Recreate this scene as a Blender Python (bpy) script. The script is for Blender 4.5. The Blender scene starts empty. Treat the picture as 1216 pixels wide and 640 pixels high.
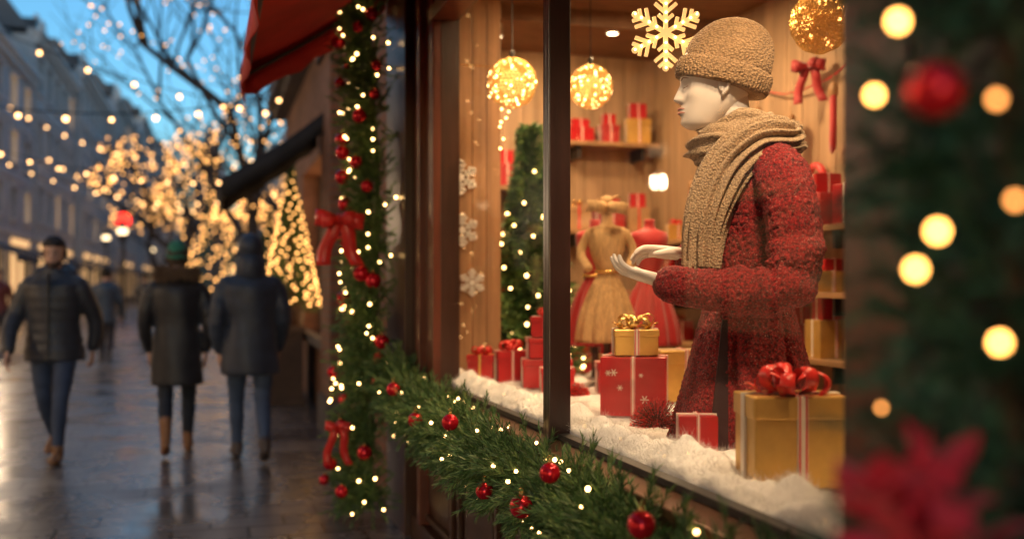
import bpy, bmesh, math, random
import numpy as np
from mathutils import Vector, Matrix, noise as mnoise
random.seed(7); rng=np.random.default_rng(7)
S=bpy.context.scene
S.view_settings.view_transform='Standard'; S.view_settings.look='None'; S.view_settings.exposure=0
R=math.radians
# ------------------------------------------------------------------ materials
def newmat(name):
    m=bpy.data.materials.new(name); m.use_nodes=True
    nt=m.node_tree; return m,nt,nt.nodes['Principled BSDF']
def noise_n(nt,scale,detail=3,rough=.5,vec=None):
    n=nt.nodes.new('ShaderNodeTexNoise'); n.inputs['Scale'].default_value=scale
    n.inputs['Detail'].default_value=detail; n.inputs['Roughness'].default_value=rough
    if vec is None:
        tc=nt.nodes.new('ShaderNodeTexCoord'); vec=tc.outputs['Object']
    nt.links.new(vec,n.inputs['Vector']); return n
def ramp(nt,fac,stops):
    r=nt.nodes.new('ShaderNodeValToRGB'); e=r.color_ramp.elements
    while len(e)<len(stops): e.new(.5)
    for i,(p,c) in enumerate(stops):
        e[i].position=p; e[i].color=(c[0],c[1],c[2],1)
    nt.links.new(fac,r.inputs['Fac']); return r
def bump(nt,h,strength,dist=.01,bs=None):
    b=nt.nodes.new('ShaderNodeBump'); b.inputs['Strength'].default_value=strength; b.inputs['Distance'].default_value=dist
    nt.links.new(h,b.inputs['Height'])
    if bs: nt.links.new(b.outputs['Normal'],bs.inputs['Normal'])
    return b
def mat(name,col,rough=.6,metal=0,var=.25,scale=6,bmp=.2,bscale=60,bd=.004,emit=None,es=0,sheen=0,sss=0,nolight=False,stretch=None):
    m,nt,bs=newmat(name)
    vec=None
    if stretch:
        tc=nt.nodes.new('ShaderNodeTexCoord'); mp=nt.nodes.new('ShaderNodeMapping'); mp.inputs['Scale'].default_value=stretch
        nt.links.new(tc.outputs['Object'],mp.inputs['Vector']); vec=mp.outputs['Vector']
    n=noise_n(nt,scale,5,.6,vec)
    lo=[max(0,c*(1-var)) for c in col]; hi=[min(1,c*(1+var)) for c in col]
    r=ramp(nt,n.outputs['Fac'],[(.3,lo),(.7,hi)])
    nt.links.new(r.outputs['Color'],bs.inputs['Base Color'])
    bs.inputs['Roughness'].default_value=rough; bs.inputs['Metallic'].default_value=metal
    if bmp>0:
        b=noise_n(nt,bscale,4,.6,vec); bump(nt,b.outputs['Fac'],bmp,bd,bs)
    if sheen: bs.inputs['Sheen Weight'].default_value=sheen
    if sss:
        bs.inputs['Subsurface Weight'].default_value=sss; bs.inputs['Subsurface Radius'].default_value=(.02,.012,.008)
    if emit:
        bs.inputs['Emission Color'].default_value=(*emit,1); bs.inputs['Emission Strength'].default_value=es
    if nolight:
        m.cycles.emission_sampling='NONE'
    return m
WARM=(1,.56,.2)
m_bulb=mat('warm_bulb',(.9,.6,.3),.3,emit=WARM,es=13,bmp=0)
m_bulb_far=mat('far_bulb',(.9,.6,.3),.3,emit=(1,.53,.20),es=8,bmp=0,nolight=True)
m_bulb_tree=mat('tree_bulb',(.9,.6,.3),.3,emit=(1,.45,.12),es=6,bmp=0,nolight=True)
m_bulb_near=mat('near_bulb',(.9,.6,.3),.3,emit=(1,.43,.09),es=24,bmp=0)
m_bulb_near2=mat('near_bulb_dim',(.9,.6,.3),.3,emit=(1,.36,.08),es=8,bmp=0)
m_darkwood=mat('dark_wood',(.045,.016,.010),.32,var=.4,scale=3,bmp=.25,bscale=25,stretch=(6,6,.6))
m_nearwood=mat('shade_dark_wood',(.008,.006,.007),.5,var=.4,scale=3,bmp=.2,bscale=25,stretch=(6,6,.6))  # blacker than the dark wood; unlit entrance's shade is put into the colour
m_redwood=mat('mahogany_frame',(.12,.030,.016),.3,var=.4,scale=4,bmp=.2,bscale=25,stretch=(6,6,.5))
m_mullion=mat('mullion_paint',(.028,.010,.009),.28,var=.3,scale=4,bmp=.15,bscale=25,stretch=(6,6,.5))
m_black=mat('black_metal',(.02,.02,.022),.4,var=.2,bmp=.05)
m_wood=mat('pine_board',(.36,.20,.10),.5,var=.35,scale=4,bmp=.2,bscale=18,stretch=(5,5,.35))
m_shelf=mat('shelf_wood',(.34,.19,.09),.5,var=.3,scale=3,bmp=.15,bscale=18,stretch=(4,.5,5))
m_cream=mat('limed_board',(.40,.26,.15),.6,var=.28,scale=3,bmp=.15,bscale=20,stretch=(5,5,.4))
m_ceil=mat('ceiling_wood',(.20,.11,.06),.7,var=.3,bmp=.1,stretch=(1,6,1))
m_floorin=mat('floor_board',(.22,.12,.06),.35,var=.3)
m_snow=mat('cotton_snow',(.88,.87,.86),.95,var=.03,scale=30,bmp=.4,bscale=160,bd=.004)
def firmat(name,a,b,c):
    m,nt,bs=newmat(name)
    g=nt.nodes.new('ShaderNodeNewGeometry')
    n=noise_n(nt,7,3)
    ad=nt.nodes.new('ShaderNodeMath'); ad.operation='ADD'
    mu=nt.nodes.new('ShaderNodeMath'); mu.operation='MULTIPLY'; mu.inputs[1].default_value=.5
    nt.links.new(g.outputs['Random Per Island'],mu.inputs[0]); nt.links.new(mu.outputs[0],ad.inputs[0])
    m2=nt.nodes.new('ShaderNodeMath'); m2.operation='MULTIPLY'; m2.inputs[1].default_value=.6
    nt.links.new(n.outputs['Fac'],m2.inputs[0]); nt.links.new(m2.outputs[0],ad.inputs[1])
    r=ramp(nt,ad.outputs[0],[(.25,a),(.55,b),(.85,c)])
    nt.links.new(r.outputs['Color'],bs.inputs['Base Color']); bs.inputs['Roughness'].default_value=.5
    return m
m_fir=firmat('fir_needles',(.022,.07,.02),(.085,.19,.06),(.24,.34,.11))
m_firdark=firmat('dark_fir_needles',(.012,.05,.033),(.035,.12,.07),(.07,.18,.10))
m_twig=mat('twig_bark',(.09,.055,.03),.8)
m_bark=mat('tree_bark',(.05,.04,.035),.9,bmp=.6,bscale=20,bd=.02)
m_red=mat('red_paper',(.42,.008,.013),.33,var=.18,bmp=.08,bscale=15)
m_redrib=mat('red_ribbon',(.62,.02,.02),.38,var=.2,sheen=.3,bmp=.15,bscale=120)
m_satin=mat('satin_ribbon',(.70,.035,.03),.3,var=.15,bmp=.1,bscale=100)
m_white=mat('white_ribbon',(.78,.70,.62),.35,var=.08,bmp=.1)
m_gold=mat('gold_paper',(.66,.40,.11),.36,metal=.5,var=.18,bmp=.15,bscale=40)
m_goldrib=mat('gold_ribbon',(.78,.50,.16),.25,metal=.8,var=.15)
m_bauble=mat('red_bauble_glass',(.60,.010,.025),.16,metal=.5,var=.1,bmp=0)
m_bow=mat('velvet_bow',(.40,.008,.012),.6,sheen=.4,var=.2)
m_straw=mat('straw_cloth',(.56,.36,.17),.8,var=.3,scale=30,bmp=.6,bscale=100,stretch=(4,4,.5))
m_awnred=mat('awning_red',(.55,.026,.018),.75,var=.25,scale=3,bmp=.4,bscale=150)
m_awnblk=mat('awning_black',(.018,.018,.022),.8,var=.3,bmp=.3,bscale=100)
m_manq=mat('mannequin_gloss',(.78,.70,.64),.30,var=.02,bmp=0)
m_lips=mat('mannequin_lips',(.60,.30,.25),.35,bmp=0)
m_plaster=mat('grey_render',(.16,.17,.19),.85,var=.2,scale=1.5,bmp=.3,bscale=20)
def glass(name='shop_glass'):
    m,nt,bs=newmat(name); nt.nodes.remove(bs)
    out=nt.nodes['Material Output']
    t=nt.nodes.new('ShaderNodeBsdfTransparent'); t.inputs['Color'].default_value=(.98,.98,.97,1)
    g=nt.nodes.new('ShaderNodeBsdfGlossy'); g.inputs['Roughness'].default_value=.01
    f=nt.nodes.new('ShaderNodeLayerWeight'); f.inputs['Blend'].default_value=.5
    p=nt.nodes.new('ShaderNodeMath'); p.operation='POWER'; p.inputs[1].default_value=4
    nt.links.new(f.outputs['Facing'],p.inputs[0])
    q=nt.nodes.new('ShaderNodeMath'); q.operation='MULTIPLY_ADD'; q.inputs[1].default_value=.16; q.inputs[2].default_value=.012
    nt.links.new(p.outputs[0],q.inputs[0])
    mx=nt.nodes.new('ShaderNodeMixShader')
    nt.links.new(q.outputs[0],mx.inputs[0]); nt.links.new(t.outputs[0],mx.inputs[1]); nt.links.new(g.outputs[0],mx.inputs[2])
    nt.links.new(mx.outputs[0],out.inputs['Surface']); return m
m_glass=glass()
def coatmat():
    m,nt,bs=newmat('boucle_wool')
    n=noise_n(nt,115,4,.75)
    r=ramp(nt,n.outputs['Fac'],[(.36,(.045,.001,.002)),(.5,(.26,.004,.008)),(.64,(.52,.012,.016))])
    sp=noise_n(nt,190,2,.8); r2=ramp(nt,sp.outputs['Fac'],[(.62,(0,0,0)),(.68,(1,1,1))])
    mx=nt.nodes.new('ShaderNodeMixRGB'); mx.inputs['Color2'].default_value=(.80,.36,.30,1)
    nt.links.new(r.outputs['Color'],mx.inputs['Color1'])
    sc=nt.nodes.new('ShaderNodeMath'); sc.operation='MULTIPLY'; sc.inputs[1].default_value=.7
    nt.links.new(r2.outputs['Color'],sc.inputs[0]); nt.links.new(sc.outputs[0],mx.inputs['Fac'])
    nt.links.new(mx.outputs['Color'],bs.inputs['Base Color'])
    bs.inputs['Roughness'].default_value=.7; bs.inputs['Sheen Weight'].default_value=.03
    bump(nt,n.outputs['Fac'],1,.014,bs); return m
m_coat=coatmat()
def knit(name,col,sc=120,stretch=(1,1,1),bs_=.8,bd=.005):
    m,nt,bs=newmat(name)
    tc=nt.nodes.new('ShaderNodeTexCoord'); mp=nt.nodes.new('ShaderNodeMapping'); mp.inputs['Scale'].default_value=stretch
    nt.links.new(tc.outputs['Object'],mp.inputs['Vector'])
    v=nt.nodes.new('ShaderNodeTexVoronoi'); v.inputs['Scale'].default_value=sc; nt.links.new(mp.outputs[0],v.inputs['Vector'])
    n=noise_n(nt,14,4)
    r=ramp(nt,v.outputs['Distance'],[(.0,[c*1.15 for c in col]),(.8,[c*.55 for c in col])])
    mx=nt.nodes.new('ShaderNodeMixRGB'); mx.blend_type='MULTIPLY'; mx.inputs['Fac'].default_value=.5
    r3=ramp(nt,n.outputs['Fac'],[(.3,(.7,.7,.7)),(.7,(1,1,1))])
    nt.links.new(r.outputs['Color'],mx.inputs['Color1']); nt.links.new(r3.outputs['Color'],mx.inputs['Color2'])
    nt.links.new(mx.outputs['Color'],bs.inputs['Base Color']); bs.inputs['Roughness'].default_value=.9; bs.inputs['Sheen Weight'].default_value=.1
    b=bump(nt,v.outputs['Distance'],bs_,bd,bs); b.invert=True; return m
m_hat=knit('tan_knit',(.46,.29,.155),125,(1,1,1.2),1,.006)
m_scarf=knit('oat_knit',(.56,.39,.24),165,(1,1,1),.9,.004)
def brickmat(name,c1,c2,mortar,scale=4,bw=.5,rh=.25,rough=.8,rot=None,bs_=.4,roughvar=False,msize=.02):
    m,nt,bs=newmat(name)
    tc=nt.nodes.new('ShaderNodeTexCoord'); mp=nt.nodes.new('ShaderNodeMapping')
    if rot: mp.inputs['Rotation'].default_value=rot
    nt.links.new(tc.outputs['Object'],mp.inputs['Vector'])
    b=nt.nodes.new('ShaderNodeTexBrick'); b.inputs['Scale'].default_value=scale
    b.inputs['Color1'].default_value=(*c1,1); b.inputs['Color2'].default_value=(*c2,1); b.inputs['Mortar'].default_value=(*mortar,1)
    b.inputs['Brick Width'].default_value=bw; b.inputs['Row Height'].default_value=rh; b.inputs['Mortar Size'].default_value=msize
    nt.links.new(mp.outputs[0],b.inputs['Vector'])
    n=noise_n(nt,1.3,5,.65); mx=nt.nodes.new('ShaderNodeMixRGB'); mx.blend_type='MULTIPLY'; mx.inputs['Fac'].default_value=1
    r=ramp(nt,n.outputs['Fac'],[(.3,(.6,.6,.6)),(.7,(1.1,1.1,1.1))])
    nt.links.new(b.outputs['Color'],mx.inputs['Color1']); nt.links.new(r.outputs['Color'],mx.inputs['Color2'])
    nt.links.new(mx.outputs['Color'],bs.inputs['Base Color'])
    if roughvar:
        rr=ramp(nt,n.outputs['Fac'],[(.35,(.16,.16,.16)),(.65,(.38,.38,.38))]); nt.links.new(rr.outputs['Color'],bs.inputs['Roughness'])
    else: bs.inputs['Roughness'].default_value=rough
    bb=bump(nt,b.outputs['Fac'],bs_,.01,bs); bb.invert=True
    return m
m_pave=brickmat('paving_setts',(.13,.125,.125),(.20,.185,.18),(.04,.04,.042),scale=1,bw=.42,rh=.26,roughvar=True,bs_=.7,msize=.012)
m_brick=brickmat('brick_wall',(.22,.09,.05),(.30,.13,.075),(.18,.14,.11),scale=1,bw=.22,rh=.075,rot=(0,R(90),R(90)),msize=.008)
m_asph=mat('asphalt',(.05,.05,.052),.7,var=.2,bmp=.4)
# ------------------------------------------------------------------ mesh tools
class MB:
    def __init__(s): s.v=[]; s.f=[]
    def add(s,vs,fs):
        o=len(s.v); s.v+= [tuple(map(float,p)) for p in vs]; s.f+=[tuple(i+o for i in f) for f in fs]
    def box(s,x0,x1,y0,y1,z0,z1):
        x0,x1=min(x0,x1),max(x0,x1); y0,y1=min(y0,y1),max(y0,y1); z0,z1=min(z0,z1),max(z0,z1)
        s.add([(x0,y0,z0),(x1,y0,z0),(x1,y1,z0),(x0,y1,z0),(x0,y0,z1),(x1,y0,z1),(x1,y1,z1),(x0,y1,z1)],
              [(0,3,2,1),(4,5,6,7),(0,1,5,4),(1,2,6,5),(2,3,7,6),(3,0,4,7)])
    def obox(s,c,sz,M):
        b=MB(); b.box(-sz[0]/2,sz[0]/2,-sz[1]/2,sz[1]/2,-sz[2]/2,sz[2]/2)
        s.add([tuple(Vector(c)+M@Vector(p)) for p in b.v],b.f)
    def loft(s,rings,cap=True,closed=False):
        n=len(rings[0]); m=len(rings); vs=[p for r in rings for p in r]; fs=[]
        for i in range(m if closed else m-1):
            a=i*n; b=((i+1)%m)*n
            for j in range(n):
                k=(j+1)%n; fs.append((a+j,a+k,b+k,b+j))
        if cap and not closed:
            fs.append(tuple(reversed(range(n)))); fs.append(tuple((m-1)*n+j for j in range(n)))
        s.add(vs,fs)
    def tube(s,path,rad,seg=10,up=(0,0,1),rnd=True,rip=None,closed=False):
        P=np.array(path,float); m=len(P); rad=np.array(rad,float)
        if rad.ndim==0: rad=np.full((m,2),float(rad))
        if rad.ndim==1: rad=np.stack([rad,rad],1)
        if closed: T=np.roll(P,-1,0)-np.roll(P,1,0)
        else: T=np.gradient(P,axis=0)
        T/=np.linalg.norm(T,axis=1)[:,None]+1e-12
        if rnd and not closed:
            P=np.vstack([P[0]-T[0]*rad[0].min()*.75,P[0]-T[0]*rad[0].min()*.45,P,P[-1]+T[-1]*rad[-1].min()*.45,P[-1]+T[-1]*rad[-1].min()*.75])
            rad=np.vstack([rad[0]*.45,rad[0]*.8,rad,rad[-1]*.8,rad[-1]*.45]); T=np.vstack([T[0],T[0],T,T[-1],T[-1]])
        rings=[]; side=None
        for i in range(len(P)):
            u=np.array(up,float); sd=np.cross(T[i],u)
            if np.linalg.norm(sd)<.08: sd=side if side is not None else np.cross(T[i],(1,.1,0))
            sd=sd-T[i]*np.dot(sd,T[i]); sd/=np.linalg.norm(sd); 
            if side is not None and np.dot(sd,side)<0 and not closed: sd=-sd
            side=sd; b=np.cross(sd,T[i]); rg=[]
            for j in range(seg):
                a=2*math.pi*j/seg; k=1 if rip is None else rip(a,i/len(P))
                rg.append(tuple(P[i]+(sd*rad[i][0]*math.cos(a)+b*rad[i][1]*math.sin(a))*k))
            rings.append(rg)
        s.loft(rings,closed=closed)
    def sph(s,c,r,n=12,m=8,sc=(1,1,1)):
        vs=[]; fs=[]
        for i in range(1,m):
            t=math.pi*i/m
            for j in range(n):
                a=2*math.pi*j/n; vs.append((c[0]+r*sc[0]*math.sin(t)*math.cos(a),c[1]+r*sc[1]*math.sin(t)*math.sin(a),c[2]+r*sc[2]*math.cos(t)))
        for i in range(m-2):
            for j in range(n):
                k=(j+1)%n; fs.append((i*n+j,(i+1)*n+j,(i+1)*n+k,i*n+k))
        vs.append((c[0],c[1],c[2]+r*sc[2])); vs.append((c[0],c[1],c[2]-r*sc[2])); T=len(vs)
        for j in range(n):
            k=(j+1)%n; fs.append((T-2,j,k)); fs.append((T-1,(m-2)*n+k,(m-2)*n+j))
        s.add(vs,fs)
    def xf(s,M):
        s.v=[tuple(M@Vector(p)) for p in s.v]; return s
    def obj(s,name,m,parent=None,smooth=False,bevel=0,remesh=0,sm=4,solid=0):
        me=bpy.data.meshes.new(name); me.from_pydata(s.v,[],s.f); me.update()
        if m: me.materials.append(m)
        o=bpy.data.objects.new(name,me); S.collection.objects.link(o)
        if smooth: me.polygons.foreach_set('use_smooth',[True]*len(me.polygons))
        if parent: o.parent=parent
        if solid:
            q=o.modifiers.new('so','SOLIDIFY'); q.thickness=solid; q.offset=0
        if remesh:
            q=o.modifiers.new('rm','REMESH'); q.mode='VOXEL'; q.voxel_size=remesh; q.use_smooth_shade=True
            if sm: q=o.modifiers.new('sm','SMOOTH'); q.iterations=sm; q.factor=.5
        if bevel:
            q=o.modifiers.new('bv','BEVEL'); q.width=bevel; q.segments=2; q.limit_method='ANGLE'
        return o
def grp(name,loc=(0,0,0),rz=0):
    e=bpy.data.objects.new(name,None); S.collection.objects.link(e); e.location=loc; e.rotation_euler=(0,0,rz); e.empty_display_size=.1; return e
def cr(pts,n):
    P=np.array(pts,float); m=len(P); out=[]
    for u in np.linspace(0,m-1,n):
        i=min(int(u),m-2); t=u-i; p0=P[max(i-1,0)]; p1=P[i]; p2=P[i+1]; p3=P[min(i+2,m-1)]
        out.append(.5*((2*p1)+(-p0+p2)*t+(2*p0-5*p1+4*p2-p3)*t*t+(-p0+3*p1-3*p2+p3)*t**3))
    return np.array(out)
def fastmesh(name,V,F,m,parent):
    me=bpy.data.meshes.new(name); nv=len(V); nf=len(F); k=F.shape[1]
    me.vertices.add(nv); me.vertices.foreach_set('co',V.astype(np.float32).ravel())
    me.loops.add(nf*k); me.loops.foreach_set('vertex_index',F.astype(np.int32).ravel())
    me.polygons.add(nf); me.polygons.foreach_set('loop_start',np.arange(0,nf*k,k,dtype=np.int32))
    me.update(calc_edges=True); me.validate(); me.materials.append(m)
    o=bpy.data.objects.new(name,me); S.collection.objects.link(o)
    if parent: o.parent=parent
    return o
def unit(a): return a/(np.linalg.norm(a,axis=-1,keepdims=True)+1e-9)
def needles(name,p0,d,L,npt,nl,nw,m,parent,ang=(.5,1.0)):
    T=len(p0); d=unit(d)
    t=np.tile(np.linspace(.03,1,npt),(T,1))
    base=p0[:,None]+d[:,None]*(L[:,None]*t)[...,None]
    rv=rng.normal(size=(T,npt,3)); dd=np.repeat(d[:,None],npt,1)
    perp=unit(rv-dd*(rv*dd).sum(-1,keepdims=True))
    a=rng.uniform(ang[0],ang[1],(T,npt))[...,None]*(1.15-.6*t[...,None])
    nd=dd*np.cos(a)+perp*np.sin(a); ln=nl*rng.uniform(.7,1.1,(T,npt))[...,None]
    side=unit(np.cross(nd,rng.normal(size=(T,npt,3))))
    A=base+side*nw/2; B=base-side*nw/2; mid=base+nd*ln*.6; tip=base+nd*ln
    V=np.stack([A,B,mid-side*nw*.45,tip,mid+side*nw*.45],2).reshape(-1,3)
    F=np.arange(len(V)).reshape(-1,5)
    o=fastmesh(name,V,F,m,parent)
    sd=unit(np.cross(d,rng.normal(size=(T,3))))*.0016; e=p0+d*L[:,None]
    V2=np.stack([p0+sd,p0-sd,e-sd*.5,e+sd*.5],1).reshape(-1,3)
    fastmesh(name+'_stems',V2,np.arange(len(V2)).reshape(-1,4),m_twig,parent)
    return o
def bulbs(name,pts,r,m,parent,n=6,mm=4):
    b=MB()
    for p in pts: b.sph(p,r*random.uniform(.85,1.15),n,mm)
    return b.obj(name,m,parent,smooth=True)
# ------------------------------------------------------------------ ground
b=MB(); b.add([(-400,-300,0),(400,-300,0),(400,600,0),(-400,600,0)],[(0,1,2,3)]); b.obj('ground',m_asph)
b=MB(); b.add([(-8,-20,.004),(5.2,-20,.004),(5.2,200,.004),(-8,200,.004)],[(0,1,2,3)]); b.obj('pavement',m_pave)
b=MB(); b.box(-7.2,-6.95,-20,180,.005,.03); b.obj('drainage_gutter',mat('gutter_stone',(.12,.12,.12),.6))
# ------------------------------------------------------------------ buildings
m_winD=mat('dark_window',(.02,.03,.04),.08,var=.2,bmp=0)
m_winL=mat('lit_window',(.5,.3,.1),.4,emit=(1,.58,.24),es=1.5,var=.2,bmp=0,nolight=True)
m_shopL=mat('lit_shopfront',(.5,.3,.1),.4,emit=(1,.56,.24),es=1.1,var=.5,scale=1.2,bmp=0,nolight=True)
m_slate=mat('roof_slate',(.08,.085,.095),.6,bmp=.4,bscale=12)
m_trim=mat('stone_trim',(.52,.52,.52),.8)
def building(name,xf,y0,y1,h,ns,col,dx=1,depth=9,lit=.15,seed=0):
    rd=random.Random(seed); g=grp(name)
    mw=mat(name+'_stone',col,.85,var=.18,scale=.8,bmp=.3,bscale=12)
    w=MB(); t=MB(); gl=MB(); gL=MB(); sh=MB(); rf=MB(); dk=MB()
    X=lambda d: xf-dx*d
    w.box(X(.4),X(depth),y0,y1,0,h)
    gf=3.5; n=max(2,int((y1-y0)/2.5)); sp=(y1-y0)/n; ww=1.15; sth=(h-gf-.3)/ns
    for k in range(ns):
        zb=gf+k*sth; z1=zb+.75*sth/2.9; z2=zb+sth*.82
        w.box(X(0),X(.4),y0,y1,zb,z1); w.box(X(0),X(.4),y0,y1,z2,zb+sth)
        t.box(X(-.08),X(-.002),y0,y1,zb-.06,zb+.08)
        for i in range(n):
            c=y0+(i+.5)*sp
            w.box(X(0),X(.4),y0+i*sp,c-ww/2,z1,z2); w.box(X(0),X(.4),c+ww/2,y0+(i+1)*sp,z1,z2)
            (gL if rd.random()<lit else gl).box(X(.22),X(.24),c-ww/2,c+ww/2,z1,z2)
            t.box(X(-.12),X(-.002),c-ww/2-.1,c+ww/2+.1,z1-.1,z1+.02)
            t.box(X(-.06),X(-.003),c-ww/2-.15,c-ww/2-.005,z1+.02,z2); t.box(X(-.06),X(-.003),c+ww/2+.005,c+ww/2+.15,z1+.02,z2)
            t.box(X(-.14),X(-.004),c-ww/2-.18,c+ww/2+.18,z2,z2+.16)
            t.box(X(.17),X(.215),c-.03,c+.03,z1,z2); t.box(X(.16),X(.212),c-ww/2,c+ww/2,z1+(z2-z1)*.66,z1+(z2-z1)*.66+.05)
    w.box(X(0),X(.4),y0,y1,gf+ns*sth,h)
    t.box(X(-.35),X(.3),y0-.05,y1+.05,h,h+.25); t.box(X(-.2),X(-.001),y0,y1,h-.3,h-.002)
    ng=max(1,int((y1-y0)/4.5)); sg=(y1-y0)/ng
    for i in range(ng):
        a=y0+i*sg
        w.box(X(0),X(.4),a,a+.4,0,gf); w.box(X(0),X(.4),a+sg-.4,a+sg,0,gf); w.box(X(0),X(.4),a+.4,a+sg-.4,2.9,gf)
        dk.box(X(.05),X(.35),a+.4,a+sg-.4,0,.5)
        sh.box(X(.3),X(.32),a+.42,a+sg-.42,.5,2.88)
        for q in range(4): dk.box(X(.2),X(.28),a+.4+q*(sg-.85)/3,a+.45+q*(sg-.85)/3,.5,2.9)
        if rd.random()<.7:
            dk.add([(X(-.02),a+.5,3.0),(X(-1.3),a+.5,2.45),(X(-1.3),a+sg-.5,2.45),(X(-.02),a+sg-.5,3.0)],[(0,1,2,3)])
            dk.box(X(-1.3),X(-1.28),a+.5,a+sg-.5,2.25,2.45)
        if rd.random()<.8: sh.box(X(-.05),X(-.01),a+1,a+sg-1,3.05,3.3)
    rf.add([(X(.2),y0,h+.25),(X(.2),y1,h+.25),(X(depth),y1,h+.25),(X(depth),y0,h+.25),(X(1.3),y0+.2,h+1.8),(X(1.3),y1-.2,h+1.8),(X(depth-1),y1-.2,h+1.8),(X(depth-1),y0+.2,h+1.8)],
           [(0,1,5,4),(1,2,6,5),(2,3,7,6),(3,0,4,7),(4,5,6,7)])
    for i in range(max(1,n//2)):
        c=y0+(i+.5)*(y1-y0)/max(1,n//2); rf.box(X(.35),X(1.5),c-.5,c+.5,h+.25,h+1.4); gl.box(X(.33),X(.345),c-.35,c+.35,h+.45,h+1.25)
    for q in range(2):
        c=y0+.6+q*(y1-y0-1.2); w.box(X(2),X(2.8),c-.5,c+.5,h+.3,h+2.7)
        for z in (-.25,.25): w.box(X(2.3),X(2.5),c+z-.1,c+z+.1,h+2.7,h+3.1)
    w.obj('walls',mw,g); t.obj('trim',m_trim,g); gl.obj('windows',m_winD,g)
    if gL.v: gL.obj('lit_windows',m_winL,g)
    sh.obj('shopfront_lights',m_shopL,g); rf.obj('roof',m_slate,g); dk.obj('shopfront_frames_and_awnings',m_awnblk,g)
    return g
BL=[(-7.5,-14,2,12,3,(.24,.24,.25)),(-7.5,2,14,12.5,3,(.30,.27,.24)),(-7.5,14,27,12,3,(.40,.40,.40)),(-7.5,27,36,12.5,3,(.42,.41,.39)),(-7.5,36.1,48,10.4,3,(.38,.40,.43)),(-7.4,48.1,61,12.5,3,(.45,.44,.43)),
    (-7.0,61.1,77,13.6,4,(.40,.42,.44)),(-6.5,77.1,98,15,4,(.45,.45,.46)),(-6.0,98.1,128,17,5,(.42,.44,.46)),(-5.2,128.1,175,18,5,(.42,.44,.46))]
for i,(x,a,c,h,n,col) in enumerate(BL): building('terraced_building',x,a,c,h,n,col,1,9,.14 if i>2 else .06,i+3)
for i,(x,a,c,h,n,col) in enumerate([(5.2,17,34,9,2,(.27,.24,.22)),(5.2,34.1,58,10,2,(.25,.25,.26)),(5.0,58.1,95,11,3,(.28,.27,.26)),(4.2,95.1,150,13,3,(.26,.27,.3))]):
    building('town_house',x,a,c,h,n,col,-1,8,.3,i+50)
g=grp('end_of_street_building'); b=MB(); b.box(-14,14,178,190,0,14); b.box(-3,3,176,178,0,20)
b.add([(-3,176,20),(3,176,20),(3,182,20),(-3,182,20),(0,179,30)],[(0,1,4),(1,2,4),(2,3,4),(3,0,4)]); b.obj('walls',m_plaster,g)
b=MB()
for i in range(8):
    for k in range(3): b.box(-12.5+i*3.1,-11.3+i*3.1,177.9,177.95,3+k*3.6,5+k*3.6)
b.obj('windows',m_winL,g)
g=grp('brick_shop_building')
b=MB(); b.box(1.6,6,7.12,17,0,4.3)
b.box(1.2,1.6,7.12,9.7,0,4.3); b.box(1.2,1.6,13.8,14.6,0,4.3); b.box(1.2,1.6,9.7,13.8,2.9,4.3); b.box(1.2,1.6,9.7,13.8,0,.75); b.box(1.2,1.6,16.4,17,0,4.3); b.box(1.2,1.6,14.6,16.4,2.9,4.3)
b.box(1.05,1.199,9.2,10.0,0,3.6); b.obj('brick_walls',m_brick,g)
b=MB(); b.box(.9,1.75,7.1,17.1,4.3,4.5); b.box(1.0,1.6,7.13,17,4.15,4.298); b.box(1.08,1.198,10.0,13.8,.75,.85); b.box(1.0,1.2,9.15,10.05,3.6,3.75); b.box(1.02,1.2,9.17,10.03,.001,.35)
b.obj('eaves_and_sills',mat('dark_stone',(.10,.09,.09),.8),g)
b=MB(); b.add([(.9,7.1,4.502),(6.2,7.1,4.502),(6.2,17.1,4.502),(.9,17.1,4.502),(3.5,7.1,5.6),(3.5,17.1,5.6)],[(0,4,5,3),(1,2,5,4),(0,1,4),(3,5,2)]); b.obj('roof',m_slate,g)
b=MB(); b.box(1.5,1.52,10,13.8,.85,2.9); b.box(1.5,1.52,14.6,16.4,.1,2.9); b.obj('lit_windows',m_shopL,g)
b=MB()
for y in (9.72,11,12.3,13.7,14.62,15.5,16.35): b.box(1.42,1.49,y,y+.07,.76,2.89)
b.box(1.41,1.49,9.72,13.78,2.2,2.27); b.obj('window_frames',m_black,g)
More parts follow.
